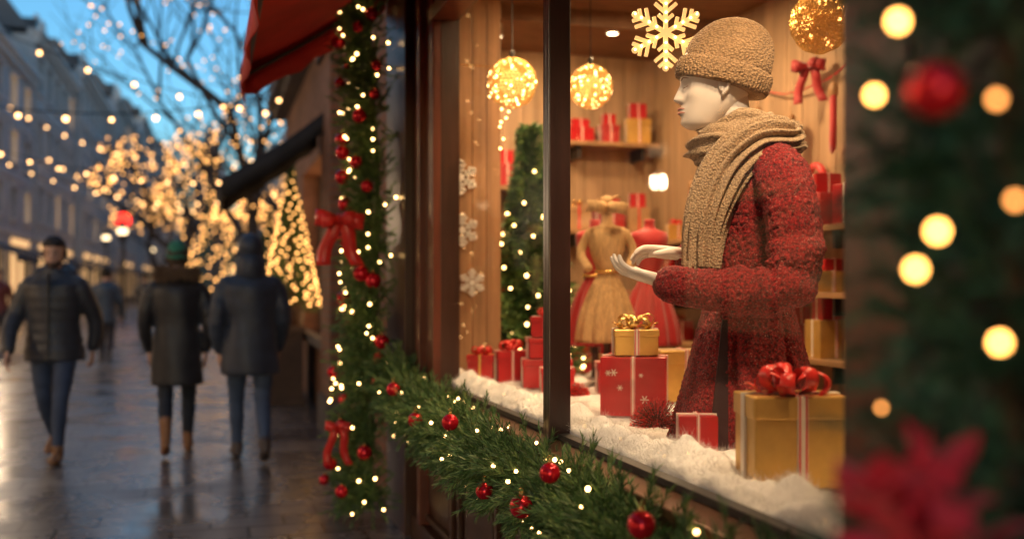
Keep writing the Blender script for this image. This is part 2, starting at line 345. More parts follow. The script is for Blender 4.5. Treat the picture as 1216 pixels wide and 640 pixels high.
def awning(name,x0,x1,y0,y1,zw,zo,val,m,ribs=6):
    g=grp(name); b=MB(); n=36
    rings=[]
    for i in range(n+1):
        y=y0+(y1-y0)*i/n; sag=.02*math.sin(i/n*ribs*math.pi)**2
        rings.append([(x0+(x1-x0)*u,y,zw+(zo-zw)*u-sag-.05*math.sin(u*math.pi)) for u in (0,.25,.5,.75,1)]+[(x1-.01*math.sin(i*.9),y,zo-val*(.5)),(x1+.02*math.sin(i*1.1),y,zo-val*(1-.12*abs(math.sin(i*.8))))])
    k=7; vs=[p for r in rings for p in r]; fs=[(i*k+j,i*k+j+1,(i+1)*k+j+1,(i+1)*k+j) for i in range(n) for j in range(k-1)]
    b.add(vs,fs); 
    for y in (y0,y1):
        vv=[]
        for i in range(11):
            u=i/10; x=x0+(x1-x0)*u; z=zw+(zo-zw)*u-.05*math.sin(u*math.pi); w=.012*math.sin(i*1.9)
            vv+=[(x,y+w*.3,z),(x,y+w,z-val*.8-.02*math.sin(i*2.3))]
        b.add(vv,[(2*i,2*i+1,2*i+3,2*i+2) for i in range(10)])
    b.obj('fabric',m,g,smooth=True,solid=.006)
    f=MB()
    for y in np.linspace(y0+.05,y1-.05,4):
        f.tube([(x0,y,zw-.06),((x0+x1)/2,y,(zw+zo)/2-.09),(x1+.03*(1 if x1<x0 else -1),y,zo-.05)],.012,6)
    f.tube([(x1+.03,y0,zo-.05),(x1+.03,y1,zo-.05)],.015,6)
    f.obj('frame',m_black,g); return g
awning('red_awning',1.06,.18,.6,6.25,3.32,2.72,.22,m_awnred)
awning('black_awning',1.18,.10,9.8,11.6,3.2,2.42,.25,m_awnblk,3)
# ------------------------------------------------------------------ corner shop
CZ=3.12
g=grp('corner_shop_building')
b=MB(); b.box(1.2,6,-3,7.1,3.45,9); b.box(3.3,6,-3,7.1,0,3.45); b.box(1.2,3.3,-3,.75,0,3.45); b.box(1.22,3.3,7.02,7.1,0,3.45); b.box(1.1,1.2,6.12,7.1,0,9); b.obj('brick_walls',m_brick,g)
b=MB(); b.box(1.12,1.22,4.95,6.11,.0,3.45); b.box(1.12,1.22,1.35,4.95,0,.84); b.box(1.12,1.22,1.35,4.95,2.76,3.45)
b.box(1.04,1.119,5.5,6.11,.0,3.3); b.box(1.0,1.12,-3,6.15,3.3,3.45)
for y in np.arange(1.5,5.4,.78):
    for (a,c,z0,z1) in ((y,y+.66,.16,.19),(y,y+.66,.58,.61),(y,y+.03,.19,.58),(y+.63,y+.66,.19,.58)): b.box(1.095,1.119,a,c,z0,z1)
    b.box(1.108,1.1195,y+.1,y+.56,.25,.52)
b.box(1.075,1.119,1.2,5.49,.0,.13)
b.obj('timber_shopfront',m_darkwood,g,bevel=.004)
b=MB(); b.box(1.12,1.22,-3,1.349,0,3.44); b.box(1.07,1.119,.3,1.1,0,3.29)
b.obj('shade_dark_pier',m_nearwood,g,bevel=.004)
b=MB()
b.box(1.08,1.2,4.951,5.06,.88,2.75); b.box(1.10,1.119,5.061,5.2,.6,3.0); b.box(1.06,1.119,5.2,5.26,.13,3.2); b.box(1.09,1.119,5.26,5.46,.6,3.0)
b.box(1.08,1.2,1.36,1.53,.88,2.75); b.box(1.075,1.2,1.36,5.06,2.752,2.83)
b.obj('window_frame',m_redwood,g,bevel=.005)
b=MB(); b.box(1.10,1.18,3.2,3.235,.88,2.75); b.box(1.105,1.175,3.245,3.28,.88,2.75); b.obj('mullion',m_mullion,g,bevel=.005)
b=MB(); b.box(1.112,1.168,3.235,3.245,.88,2.75); b.box(1.13,1.17,1.53,3.2,.88,.90); b.box(1.13,1.17,3.28,4.95,.88,.90)
b.obj('glazing_beads',m_black,g)
b=MB(); b.box(1.03,1.2,1.3,5.1,.845,.878); b.box(1.06,1.119,1.3,5.1,.80,.843); b.obj('window_sill',mat('bronze_sill',(.16,.075,.04),.28,metal=.5,var=.3),g,bevel=.006)
b=MB()
for a,c in ((1.53,3.2),(3.28,4.95)): b.add([(1.15,a,.90),(1.15,c,.90),(1.15,c,2.75),(1.15,a,2.75)],[(0,1,2,3)])
b.obj('window_glass',m_glass,g)
b=MB()
for i,y in enumerate(np.arange(.78,6.98,.16)): b.box(3.22,3.25+random.uniform(-.002,.002)+.02,y,y+.155,0,CZ)
for x in np.arange(1.24,3.2,.16): b.box(x,x+.155,6.97+random.uniform(-.002,.002),7.0,0,CZ)
b.obj('interior_boards',m_cream,g)
b=MB(); b.box(1.23,3.3,.76,7.0,CZ,CZ+.2)
for y in (1.6,3.0,4.4,5.8): b.box(1.24,3.21,y,y+.1,CZ-.1,CZ-.001)
b.obj('interior_ceiling',m_ceil,g)
b=MB(); b.box(1.23,3.3,.76,7.0,.01,.05); b.box(1.23,3.2,.76,.8,.05,CZ-.01); b.obj('interior_floor',m_floorin,g)
b=MB()
for i in range(4): b.box(1.225+i*.083,1.225+i*.083+.08,5.35,5.375,.05,3.0)
b.obj('side_board_panel',m_wood,g,bevel=.002)
b=MB(); b.box(1.23,2.15,.9,5.3,.05,.87); b.obj('display_platform',m_white,g)
g=grp('cotton_snow'); b=MB(); nx,ny=80,420; vs=[]
def snowz(x,y):
    z=.892+.035*mnoise.noise((x*5,y*5,0))+.028*mnoise.noise((x*12,y*12,3))+.009*mnoise.noise((x*34,y*34,7))+.003*mnoise.noise((x*80,y*80,2))
    z+=.055*math.exp(-((x-1.26)/.07)**2)*(1+.5*mnoise.noise((1,y*7,5)))
    return z
for i in range(nx):
    for j in range(ny):
        x=1.175+.97*(i/(nx-1))**1.3; y=1.0+4.3*j/(ny-1); z=snowz(x,y)
        if i==0: z=.872; 
        elif i==1: z=.872+(z-.872)*.7
        vs.append((x+.008*mnoise.noise((x*20,y*20,z*20)),y,max(z,.872)))
b.add(vs,[(i*ny+j,(i+1)*ny+j,(i+1)*ny+j+1,i*ny+j+1) for i in range(nx-1) for j in range(ny-1)]); b.obj('batting',m_snow,g,smooth=True)
K=110000; xs=1.18+.9*rng.random(K)**1.8; ys=1.3+3.9*rng.random(K)**1.4
zs=np.array([snowz(x,y) for x,y in zip(xs,ys)]); zs=np.where(xs<1.2,.88+.05*rng.random(K),zs)
p=np.stack([xs,ys,zs-.005],1); d=unit(rng.normal(size=(K,3))*.8+np.array([-.2,0,.9])); ln=(.010+.020*rng.random(K))[:,None]; sd=unit(np.cross(d,rng.normal(size=(K,3))))*.00032
e=p+d*ln+unit(rng.normal(size=(K,3)))*.006
V=np.stack([p+sd,p-sd,e-sd*.5,e+sd*.5],1).reshape(-1,3); fastmesh('fibres',V,np.arange(len(V)).reshape(-1,4),m_snow,g)
# ------------------------------------------------------------------ bows / gifts
def bow(b,c,L,H,w,n=6,tilt=.5,M=None,tails=True,seed=1):
    rd=random.Random(seed); M=M or Matrix.Identity(3)
    def strip(pts,wd,rot):
        vs=[];fs=[]
        for i,(r,z,ww) in enumerate(pts):
            for sgn in (-1,0,1):
                q=Vector((r,sgn*wd*ww/2,z+(.0 if sgn else .12*wd))); vs.append(Vector(c)+M@(rot@q))
        m=len(pts)
        for i in range(m-1):
            for j in (0,1): a=i*3+j; fs.append((a,a+1,a+4,a+3))
        b.add([tuple(v) for v in vs],fs)
    for k in range(n):
        az=2*math.pi*k/n+rd.uniform(-.15,.15); tl=tilt*rd.uniform(.6,1.4); l=L*rd.uniform(.85,1.1); pts=[]
        for i in range(17):
            t=i/16; r=l*(1-math.cos(2*math.pi*t))/2; z=H*math.sin(2*math.pi*t)*.5*(.4+.6*r/l)
            pts.append((r,z,.35+.65*min(1,r/l*1.4)))
        strip(pts,w,Matrix.Rotation(az,3,'Z')@Matrix.Rotation(-tl,3,'Y'))
    if tails:
        for k in range(2):
            az=rd.uniform(0,6.28); pts=[(L*1.15*t,.012*math.sin(t*8),.6+.4*t) for t in np.linspace(.05,1,8)]
            strip(pts,w,Matrix.Rotation(az,3,'Z')@Matrix.Rotation(-.08,3,'Y'))
def gift(x,y,z,w,d,h,rot,mb,mr,mbow=None,L=.06,lid=True,pat=False,name='gift_box',nb=7,rw=None,seed=1):
    g=grp(name,(x,y,z),R(rot)); b=MB(); rw=rw or w*.09
    if lid:
        b.box(-w/2,w/2,-d/2,d/2,0,h*.76); b.box(-w/2-.004,w/2+.004,-d/2-.004,d/2+.004,h*.76-.002,h)
        e=.007
    else: b.box(-w/2,w/2,-d/2,d/2,0,h); e=.0025
    b.obj('box',mb,g,bevel=min(.005,w*.02))
    b=MB(); b.box(-rw/2,rw/2,-d/2-e,d/2+e,.002,h+.0028); b.box(-w/2-e,w/2+e,-rw/2,rw/2,.002,h+.0034); b.obj('ribbon',mr,g,bevel=.0012)
    if mr is m_white and w>.1:
        b=MB(); 
        for s_ in (-1,1):
            b.box(s_*rw*.32-rw*.09,s_*rw*.32+rw*.09,-d/2-e-.0012,d/2+e+.0012,.003,h+.0042)
        b.obj('ribbon_edge',m_redrib,g)
    if mbow:
        b=MB(); bow(b,(0,0,h+.006),L,L*.75,L*.36,nb,.42,seed=seed); b.sph((0,0,h+.016),L*.13,10,6); b.obj('bow',mbow,g,smooth=True,solid=.0012)
    if pat:
        b=MB(); rd=random.Random(seed)
        for f in (0,1):
            for q in range(7):
                u=rd.uniform(-.4,.4); vz=rd.uniform(.12,.85); rr=rd.uniform(.007,.014)*w/.25*1.2
                if abs(u)*w<rw: u+=.2
                for a in range(3):
                    A=Matrix.Rotation(math.pi*a/3,3,'Y')
                    if f==0: b.obox((u*w,-d/2-.0016,vz*h),(rr*2,.001,rr*.22),A)
                    else: b.obox((-w/2-.0016,u*d,vz*h),(.001,rr*2,rr*.22),Matrix.Rotation(math.pi*a/3,3,'X'))
        b.obj('snowflake_print',m_white,g)
    return g
gift(1.40,2.20,.905,.235,.16,.225,-12,m_gold,m_white,m_satin,.10,nb=9,name='gold_gift_box',rw=.026,seed=4)
gift(1.345,2.60,.905,.11,.09,.125,-20,m_red,m_white,None,name='red_gift_box',lid=False)
gift(1.585,3.58,.905,.25,.20,.225,-28,m_red,m_white,None,pat=True,name='red_gift_box',lid=False,rw=.016)
gift(1.585,3.58,1.134,.165,.15,.10,-18,m_gold,m_white,m_goldrib,.08,name='gold_gift_box',nb=7,rw=.02)
gift(1.61,4.72,.90,.24,.2,.14,-15,m_red,m_white,None,.07,name='red_gift_box',seed=3)
gift(1.48,4.92,.91,.15,.14,.16,-5,m_red,m_white,m_satin,.07,name='red_gift_box',seed=5)
gift(1.34,4.96,.91,.13,.13,.14,-25,m_red,m_gold,m_satin,.06,name='red_gift_box',seed=6)
gift(1.61,4.72,1.045,.19,.16,.10,-10,m_red,m_white,None,name='red_gift_box',seed=7)
gift(1.615,4.72,1.149,.14,.13,.10,-30,m_red,m_white,m_satin,.06,name='red_gift_box',seed=8)
gift(1.56,4.42,.90,.15,.15,.12,-15,m_red,m_white,m_satin,.06,name='red_gift_box',seed=19)
gift(1.82,4.3,.90,.2,.18,.15,-15,m_red,m_white,m_satin,.06,name='red_gift_box',seed=9)
gift(2.0,4.0,.90,.22,.2,.22,-15,m_gold,m_white,None,name='gold_gift_box',seed=9)
gift(1.98,3.45,.90,.2,.2,.16,-15,m_gold,m_red,None,name='gold_gift_box',seed=11)
gift(2.05,2.35,.90,.22,.2,.3,-15,mat('brown_paper',(.35,.17,.07),.5),m_goldrib,None,name='brown_gift_box',seed=12)
def pom(x,y,z,r,m,name='tinsel_rosette',n=260):
    g=grp(name); d=unit(rng.normal(size=(n,3))); d[:,2]=np.abs(d[:,2])*.7; d=unit(d)
    needles('tinsel',np.tile(np.array([[x,y,z]]),(n,1)),d,np.full(n,r),8,.012,.003,m,g); return g
pom(1.40,2.98,.945,.085,m_satin); pom(1.52,4.05,.93,.05,m_satin); 
# ------------------------------------------------------------------ heads / hands / figures
def head_mesh(seg=48,feat=1.0):
    tab=np.array([(-.004,-.078,-.03,.012),(.0,-.088,-.01,.03),(.012,-.100,.01,.046),(.03,-.105,.03,.057),(.055,-.106,.065,.069),(.08,-.105,.09,.079),(.11,-.107,.107,.086),(.14,-.108,.12,.092),(.17,-.112,.128,.096),(.20,-.112,.13,.097),(.235,-.10,.12,.089),(.265,-.075,.098,.070),(.285,-.045,.065,.043),(.295,-.012,.028,.015)])
    rings=[]
    for row in cr(tab,64):
        z,xf,xb,w=row; cx=(xf+xb)/2; rx=(xb-xf)/2; rg=[]
        for j in range(seg):
            ph=2*math.pi*j/seg-math.pi+1e-4
            a=math.atan2(math.sin(ph-math.pi),math.cos(ph-math.pi))
            G=lambda u,s: math.exp(-(u/s)**2)
            k=0
            k+=feat*.028*G(a,.17)*(math.exp(-((z-.093)/.010)**2) if z<.093 else max(0,1-(z-.093)/.058)**1.1)
            k+=feat*.009*G(abs(a)-.17,.1)*G(z-.088,.008)
            k+=feat*.010*G(a,.26)*(G(z-.064,.0065)+1.0*G(z-.049,.008))
            k+=feat*.007*G(a,.35)*G(z-.018,.014)
            k-=feat*.014*G(abs(a)-.40,.20)*G(z-.132,.018)
            k+=feat*.009*G(abs(a)-.42,.13)*G(z-.129,.009)
            k+=feat*.004*G(abs(a)-.4,.3)*G(z-.155,.009)
            k+=feat*.004*G(abs(a)-.75,.25)*G(z-.10,.02)
            x=cx+rx*(-math.cos(a)) ; y=w*math.copysign(abs(math.sin(a))**.92,math.sin(a))
            nx,ny=-math.cos(a),math.sin(a)
            rg.append((x+nx*k,y+ny*k,z))
        rings.append(rg)
    b=MB(); b.loft(rings)
    for s_ in (-1,1):
        b.tube([(.012,s_*.093,.095),(.024,s_*.099,.11),(.030,s_*.104,.135),(.018,s_*.103,.152),(.004,s_*.097,.145),(.002,s_*.093,.125)],[.006,.006,.006,.006,.005,.004],8)
        b.sph((.014,s_*.093,.122),.018,10,8,(1,.35,1.3))
    return b
def hat_mesh(ribs=44,h=1.0):
    b=MB(); rings=[]
    prof=[(0,.97),(.004,1.02),(.02,1.06),(.045,1.07),(.062,1.05),(.068,1.0),(.07,.985),(.09,.985),(.12,.95),(.15,.87),(.18,.74),(.205,.55),(.22,.33),(.227,.12)]
    for z,r in cr(prof,60):
        rg=[]
        for j in range(264):
            a=2*math.pi*j/264; k=1+ (.018 if z<.066 else .010)*math.cos(ribs*a)+.03*mnoise.noise((math.cos(a)*2.5,math.sin(a)*2.5,z*18))*(1 if z>.07 else .3)
            rg.append((.14*r*k*math.cos(a)+.02*(z/.22)**2,.118*r*k*math.sin(a),z*h))
        rings.append(rg)
    b.loft(rings); return b
def hand_mesh(sc=1,curl=.35,spread=.10,mirror=1):
    """+x along fingers, palm faces +z, thumb toward -y*mirror"""
    b=MB(); m=mirror
    b.tube(cr([(-.03,0,0,.024,.020),(0,0,0,.026,.019),(.03,0,.0,.036,.0165),(.06,0,0,.040,.015),(.085,0,.0,.039,.012)],12)[:,:3],cr([(.024,.020),(.026,.019),(.036,.0165),(.040,.015),(.038,.012)],12),16,up=(0,0,1))
    L=[.074,.084,.078,.060]; Y=[-.030,-.0100,.0105,.030]
    for k in range(4):
        p=np.array([.078,Y[k]*m,0.]); path=[p-np.array([.02,0,0])]; path.append(p); a=curl*.35+.08*k*curl; az=(k-1.5)*spread*m
        for q,fr in enumerate((.45,.31,.24)):
            d=np.array([math.cos(a)*math.cos(az),math.cos(a)*math.sin(az),math.sin(a)]); p=p+d*L[k]*fr; path.append(p); a+=curl*(1.0+.15*k)
        path=cr(path,16); rr=np.interp(np.linspace(0,1,16),[0,.25,.42,.55,.75,.8,1],[.0088,.0088,.0078,.0084,.0070,.0074,.0052])
        b.tube(path,rr,10)
    pth=cr([(.0,-.016*m,.004),(.022,-.036*m,.010),(.045,-.055*m,.018),(.068,-.060*m,.026),(.086,-.058*m,.030)],14)
    b.tube(pth,np.interp(np.linspace(0,1,14),[0,.3,.6,1],[.015,.0135,.0095,.0065]),10)
    b.v=[(x*sc,y*sc,z*sc) for x,y,z in b.v]; return b
def frame(o,xd,zd):
    x=Vector(xd).normalized(); z=Vector(zd); z=(z-x*z.dot(x)).normalized(); y=z.cross(x)
    return Matrix(((x.x,y.x,z.x,o[0]),(x.y,y.y,z.y,o[1]),(x.z,y.z,z.z,o[2]),(0,0,0,1)))
# ---- mannequin (local: faces -x, street side is -y); mz/mx convert the pattern drawing units to metres
def mz(py): return 1.4+(340-py)/369
def mx(px): return (px-870)/369
g=grp('mannequin',(1.606,2.86,0),R(-16.85-6))
b=MB(); rings=[]
prof=[(166,872,908,.055),(176,866,925,.11),(186,858,938,.165),(200,850,944,.195),(230,843,948,.195),(270,840,950,.18),(310,840,946,.162),(338,842,938,.146),(350,841,937,.144),(368,836,942,.16),(420,822,955,.195),(470,810,965,.22),(520,800,972,.235),(545,796,975,.24)]
for py,xl,xr,hw in cr(prof,70):
    z=mz(py); cx=(mx(xl)+mx(xr))/2; rx=(mx(xr)-mx(xl))/2; rg=[]; t=max(0,(py-350)/190)
    for j in range(120):
        a=2*math.pi*j/120
        k=1+t*(.06*math.sin(7*a+.6)+.04*math.sin(11*a+2))+.012*math.sin(5*a+z*14)
        k-=min(1,t*3)*.13*math.exp(-((a-4.33-.10*t)/.055)**2)
        k-=min(1,t*3)*.09*math.exp(-((a-5.35+.05*t)/.05)**2)
        if 342<py<356: k-=.02
        rg.append((cx+rx*k*math.cos(a),hw*k*math.sin(a),z))
    rings.append(rg)
b.loft(rings)
near=cr([(mx(908),-.15,mz(200),.070),(mx(917),-.212,mz(225),.084),(mx(926),-.245,mz(275),.080),(mx(924),-.262,mz(325),.080),(mx(900),-.262,mz(345),.077),(mx(860),-.24,mz(345),.068),(mx(820),-.21,mz(342),.060),(mx(791),-.185,mz(337),.056)],60)
ii=np.arange(60)
rr=near[:,3]*(1+.10*np.sin(ii*.95)*np.exp(-((ii-33)/13)**2)+.025*np.sin(ii*1.9))
b.tube(near[:,:3],rr,28,rip=lambda a,t:1+.07*math.sin(2*a+t*26)*math.exp(-((t-.55)/.28)**2))
far=cr([(mx(905),.15,mz(200),.07),(mx(905),.22,mz(235),.085),(mx(905),.25,mz(300),.08),(mx(885),.24,mz(325),.075),(mx(850),.19,mz(315),.062),(mx(822),.14,mz(303),.054)],34)
b.tube(far[:,:3],far[:,3],20)
co=b.obj('boucle_coat',m_coat,g,remesh=.0052,sm=1)
tx=bpy.data.textures.new('boucle','CLOUDS'); tx.noise_scale=.0095; tx.noise_depth=1
q=co.modifiers.new('dp','DISPLACE'); q.texture=tx; q.strength=.0125; q.mid_level=.5; q.texture_coords='LOCAL'
b=MB(); ring=[]
for z in np.linspace(mz(545),mz(378),14):
    t=(mz(350)-z)/(190/369); w=.004+.028*max(0,t); x0=mx(858)-.035*t
    ring.append([(x0-w,-.135-.075*t,z),(x0+w,-.135-.085*t,z),(x0+w,-.1,z),(x0-w,-.1,z)])
b.loft(ring); b.obj('lining',mat('dark_lining',(.03,.006,.008),.6),g)
HM=Matrix.Translation((mx(850),0,mz(153)))@Matrix.Rotation(R(3),4,'Z')
hb=head_mesh(72); hb.xf(HM)
hb.tube(cr([(mx(868),0,mz(118),.055),(mx(876),0,mz(150),.052),(mx(884),0,mz(172),.058)],10)[:,:3],[.055,.054,.053,.052,.052,.052,.053,.055,.057,.06],24)
hb.obj('head',m_manq,g,smooth=True)
lb=MB()
for dz in (.0625,.0495):
    lp=cr([(-.098,-.030,dz-.002),(-.1115,-.016,dz+.001),(-.1165,0,dz),(-.1115,.016,dz+.001),(-.098,.030,dz-.002)],14); lb.tube(lp,np.array([[.0035*math.sin(math.pi*(i+.8)/14.6),.0042*math.sin(math.pi*(i+.8)/14.6)] for i in range(14)]),8)
lb.xf(HM); lb.obj('lips',m_lips,g,smooth=True)
eb=MB()
for s_ in (-1,1):
    eb.tube(cr([(-.109,s_*.018,.152),(-.106,s_*.035,.158),(-.092,s_*.055,.153)],8),[.001,.0018,.0022,.0022,.002,.0018,.0014,.001],6)
    eb.tube(cr([(-.104,s_*.022,.127),(-.104,s_*.036,.125),(-.092,s_*.052,.129)],8),[.0008,.0012,.0015,.0016,.0016,.0014,.0012,.0008],6)
eb.xf(HM); eb.obj('brows_and_lashes',mat('brow_paint',(.35,.22,.15),.6,bmp=0),g,smooth=True)
ht=hat_mesh(66); ht.xf(Matrix.Translation((mx(856),0,mz(105)))@Matrix.Rotation(R(15),4,'Y')@Matrix.Scale(1.02,4)); ht.obj('beanie',m_hat,g,smooth=True)
sb=MB()
rp=lambda ph:(lambda a,t:1+.16*math.cos(7*a+ph+3*math.sin(t*9+ph))+.06*math.cos(12*a+5*t))
def loop(cx,cz,rx,ry,r,tilt,ph,fl=.8):
    n=72; P=[]
    for i in range(n):
        a=2*math.pi*i/n; x=rx*math.cos(a); y=ry*math.sin(a); P.append((cx+x,y,cz-tilt*x+.012*math.sin(3*a+ph)))
    rad=[(r*(1+.15*math.sin(2*2*math.pi*i/n+ph)),r*fl*(1+.15*math.sin(3*2*math.pi*i/n+ph))) for i in range(n)]
    sb.tube(P,rad,56,closed=True,rip=rp(ph))
loop(mx(882),mz(160),.098,.098,.044,-.05,0,1.0)
loop(mx(884),mz(180),.128,.132,.050,.10,2,.9)
def fold(ph,n,am): return lambda a,t:1+am*abs(math.sin(a))*math.cos(n*a+ph+2.5*math.sin(3*t+ph))+.05*math.cos(3*a+9*t)
dr=cr([(mx(938),-.02,mz(172),.05,.03),(mx(925),-.12,mz(170),.060,.036),(mx(893),-.165,mz(176),.068,.040),(mx(864),-.16,mz(200),.074,.040),(mx(845),-.15,mz(235),.072,.038),(mx(833),-.14,mz(275),.066,.034),(mx(829),-.135,mz(318),.058,.028)],80)
sb.tube(dr[:,:3],dr[:,3:5],96,up=(-.35,-1,.1),rip=fold(0,15,.34),rnd=False)
dr2=cr([(mx(880),.10,mz(170),.05,.03),(mx(852),.04,mz(190),.06,.034),(mx(840),-.03,mz(225),.062,.034),(mx(834),-.07,mz(270),.058,.03),(mx(836),-.09,mz(308),.050,.026)],54)
sb.tube(dr2[:,:3],dr2[:,3:5],64,up=(-1,-.3,.1),rip=fold(1,13,.3),rnd=False)
sb.obj('scarf',m_scarf,g,smooth=True)
fb=MB()
for i in range(40):
    u=random.uniform(-1,1); x=mx(829)+u*.052; y=-.135+random.uniform(-.02,.02)+u*.02; z=mz(316)
    fb.tube([(x,y,z+.01),(x+random.uniform(-.004,.004),y,z-.02),(x+random.uniform(-.01,.01),y-.003,z-.045)],.0022,5)
fb.obj('scarf_fringe',m_scarf,g,smooth=True)
hn=hand_mesh(1.12,.30,.13,mirror=1); hn.xf(frame((mx(784),-.175,mz(334)),(-1,.12,.28),(.25,.25,1))); hn.obj('near_hand',m_manq,g,remesh=.003,sm=3)
hn=hand_mesh(1.12,.38,.12,mirror=1); hn.xf(frame((mx(812),.12,mz(300)),(-1,-.1,.10),(-.1,-.35,-1))); hn.obj('far_hand',m_manq,g,remesh=.003,sm=3)
# ---- pedestrians
def person(name,loc,face,coat,pants,shoe,hl=.84,rcoat=1,hatm=None,hood=None,hair=None,skin=(.55,.32,.23),phase=1,fur=None,hands=True,sc=1.0,puff=False,beard=False,armsw=.12,boots=False,arm=1.0):
    g=grp(name,loc,face); g.scale=(sc,sc,sc)
    mc=mat(name+'_coat',coat,.5,var=.35,scale=8,bmp=.5,bscale=35,sheen=.15); mp=mat(name+'_trousers',pants,.8,var=.25); ms=mat(name+'_shoes',shoe,.5); mk=mat(name+'_skin',skin,.5,var=.08,bmp=0)
    b=MB(); w=rcoat; rings=[]
    pr=[(hl,.20*w,.15*w,0),(hl+.05,.205*w,.155*w,0),(.98,.185*w,.14*w,0),(1.12,.172*w,.13*w,0),(1.28,.19*w,.14*w,0),(1.40,.20*w,.13*w,.0),(1.46,.175,.105,.0),(1.50,.12,.085,.0),(1.545,.078,.075,-.005)]
    for z,rx,ry,cy in cr(pr,44):
        rg=[]
        for j in range(48):
            a=2*math.pi*j/48; k=1+.022*math.sin(5*a+z*9)+.02*math.sin(9*a+z*4)*max(0,1.1-z)
            if puff: k+=.045*abs(math.sin(z*math.pi/.085))
            rg.append((rx*k*math.cos(a),cy+ry*k*math.sin(a),z))
        rings.append(rg)
    b.loft(rings)
    for s_ in (-1,1):
        sw=armsw*s_*phase
        ar=cr([(s_*.165,0,1.42,.07*w),(s_*.22,.0,1.34,.068*w),(s_*.255*arm,.02+sw*.4,1.16,.060*w),(s_*.258*arm,-.03+sw,1.03,.053*w),(s_*.235*arm,-.08+sw*1.4,.90,.043*w)],26)
        rr=ar[:,3]*(1+(.06*np.abs(np.sin(np.arange(26)*1.0)) if puff else .03*np.sin(np.arange(26)*1.4))); b.tube(ar[:,:3],rr,16)
        if hands:
            h=hand_mesh(.92,.5,.06,mirror=s_); h.xf(frame((s_*.233*arm,-.095+sw*1.5,.865),(0,-.22+sw,-1),(-s_,.1,0))); h.obj('hand',mk,g,remesh=.0045,sm=2)
    if hood=='down': b.tube(cr([(-.13,.02,1.50),(-.08,.10,1.54),(0,.13,1.55),(.08,.10,1.54),(.13,.02,1.50)],16),.045,12)
    b.obj('jacket',mc,g,remesh=.012,sm=2)
    if puff:
        b=MB(); b.box(-.004,.004,-.165*w,-.12*w,hl+.02,1.5); b.obj('zip',m_black,g)
        b=MB(); b.tube([(-.09,-.0,1.50),(-.05,-.075,1.47),(.05,-.075,1.47),(.09,0,1.50)],.022,8); b.obj('jumper_collar',m_plaster,g,smooth=True)
    b=MB(); sh=MB()
    for s_ in (-1,1):
        fr=(s_*phase>0)
        if fr: J=[(s_*.09,0,.93,.098),(s_*.095,-.10,.70,.083),(s_*.092,-.17,.50,.063),(s_*.088,-.19,.36,.060),(s_*.082,-.215,.10,.042)]; hp=(s_*.082,-.185,.05); tp=(s_*.095,-.40,.045)
        else: J=[(s_*.09,0,.93,.098),(s_*.095,.01,.70,.083),(s_*.09,.03,.50,.063),(s_*.088,.13,.36,.060),(s_*.08,.27,.17,.042)]; hp=(s_*.08,.30,.145); tp=(s_*.09,.13,.04)
        J=cr(J,26); b.tube(J[:,:3],J[:,3]*(1+.03*np.sin(np.arange(26)*1.7)),16)
        hp=np.array(hp);tp=np.array(tp)
        sh.tube(cr([hp,hp*.6+tp*.4,tp],12),np.stack([np.interp(np.linspace(0,1,12),[0,.5,.8,1],[.038,.038,.045,.032]),np.interp(np.linspace(0,1,12),[0,.4,.8,1],[.048,.045,.034,.024])],1),14)
        top=(J[-1][:3]); sh.tube([hp+np.array([0,-.01,.0]),top+np.array([0,0,.03 if not boots else .16])],[.042,.05],12)
    b.tube([(-.06,0,.93),(.06,0,.93)],[.11,.11],14); b.obj('trousers',mp,g,remesh=.014,sm=2); sh.obj('shoes',ms,g,remesh=.010,sm=2)
    H=Matrix.Translation((0,-.01,1.555))@Matrix.Rotation(R(90),4,'Z')@Matrix.Scale(.79,4)
    hb=head_mesh(32); hb.tube([(.03,0,.10),(.035,0,-.02),(.04,0,-.09)],[.058,.062,.07],16); hb.xf(H); hb.obj('head',mk,g,smooth=True)
    e=MB()
    for s_ in (-1,1):
        e.sph((-.101,s_*.036,.129),.0085,8,6,(.6,1.3,.8)); e.tube([(-.108,s_*.02,.153),(-.106,s_*.036,.157),(-.094,s_*.055,.153)],.004,6)
    e.xf(H); e.obj('eyes_and_brows',m_black,g)
    l=MB(); l.tube(cr([(-.100,-.026,.056),(-.116,0,.057),(-.100,.026,.056)],7),.0055,6); l.xf(H); l.obj('mouth',m_lips,g)
    def shell(k,cond,nm,m,dz=0,rough=.006):
        q=head_mesh(40,feat=0); vs=[]; 
        for (x,y,z) in q.v:
            n=1+rough*8*mnoise.noise((x*30,y*30,z*30)); vs.append(((x-.01)*k*n+.01,y*k*n,(z-.14)*k*n+.14+dz))
        fs=[f for f in q.f if cond(*(np.mean([q.v[i] for i in f],0)))]
        o=MB(); o.v=vs; o.f=fs; o.xf(H); o.obj(nm,m,g,smooth=True,solid=.006)
    if hair: shell(1.09,lambda x,y,z:(z>.205 or x>.0) and z>.06+(.0 if x>.02 else .05),'hair',mat(name+'_hair',hair,.7,bmp=.8,bscale=80),.004,.012)
    if beard: shell(1.03,lambda x,y,z:z<.06 and not(.046<z<.066 and x<-.085) and x<.03,'beard',mat(name+'_beard',(.10,.06,.045),.8),0,.006)
    if hatm:
        t=hat_mesh(30); t.xf(H@Matrix.Translation((.008,0,.155))@Matrix.Rotation(R(10),4,'Y')@Matrix.Scale(.86,4)); t.obj('beanie',hatm,g,smooth=True)
    if hood=='up':
        shell(1.28,lambda x,y,z:(x>-.06 or z>.24) ,'hood',mc,.0,.004)
        q=MB(); q.tube([(0,.01,1.50),(0,.015,1.60)],[.12,.115],20); q.obj('hood_collar',mc,g,smooth=True)
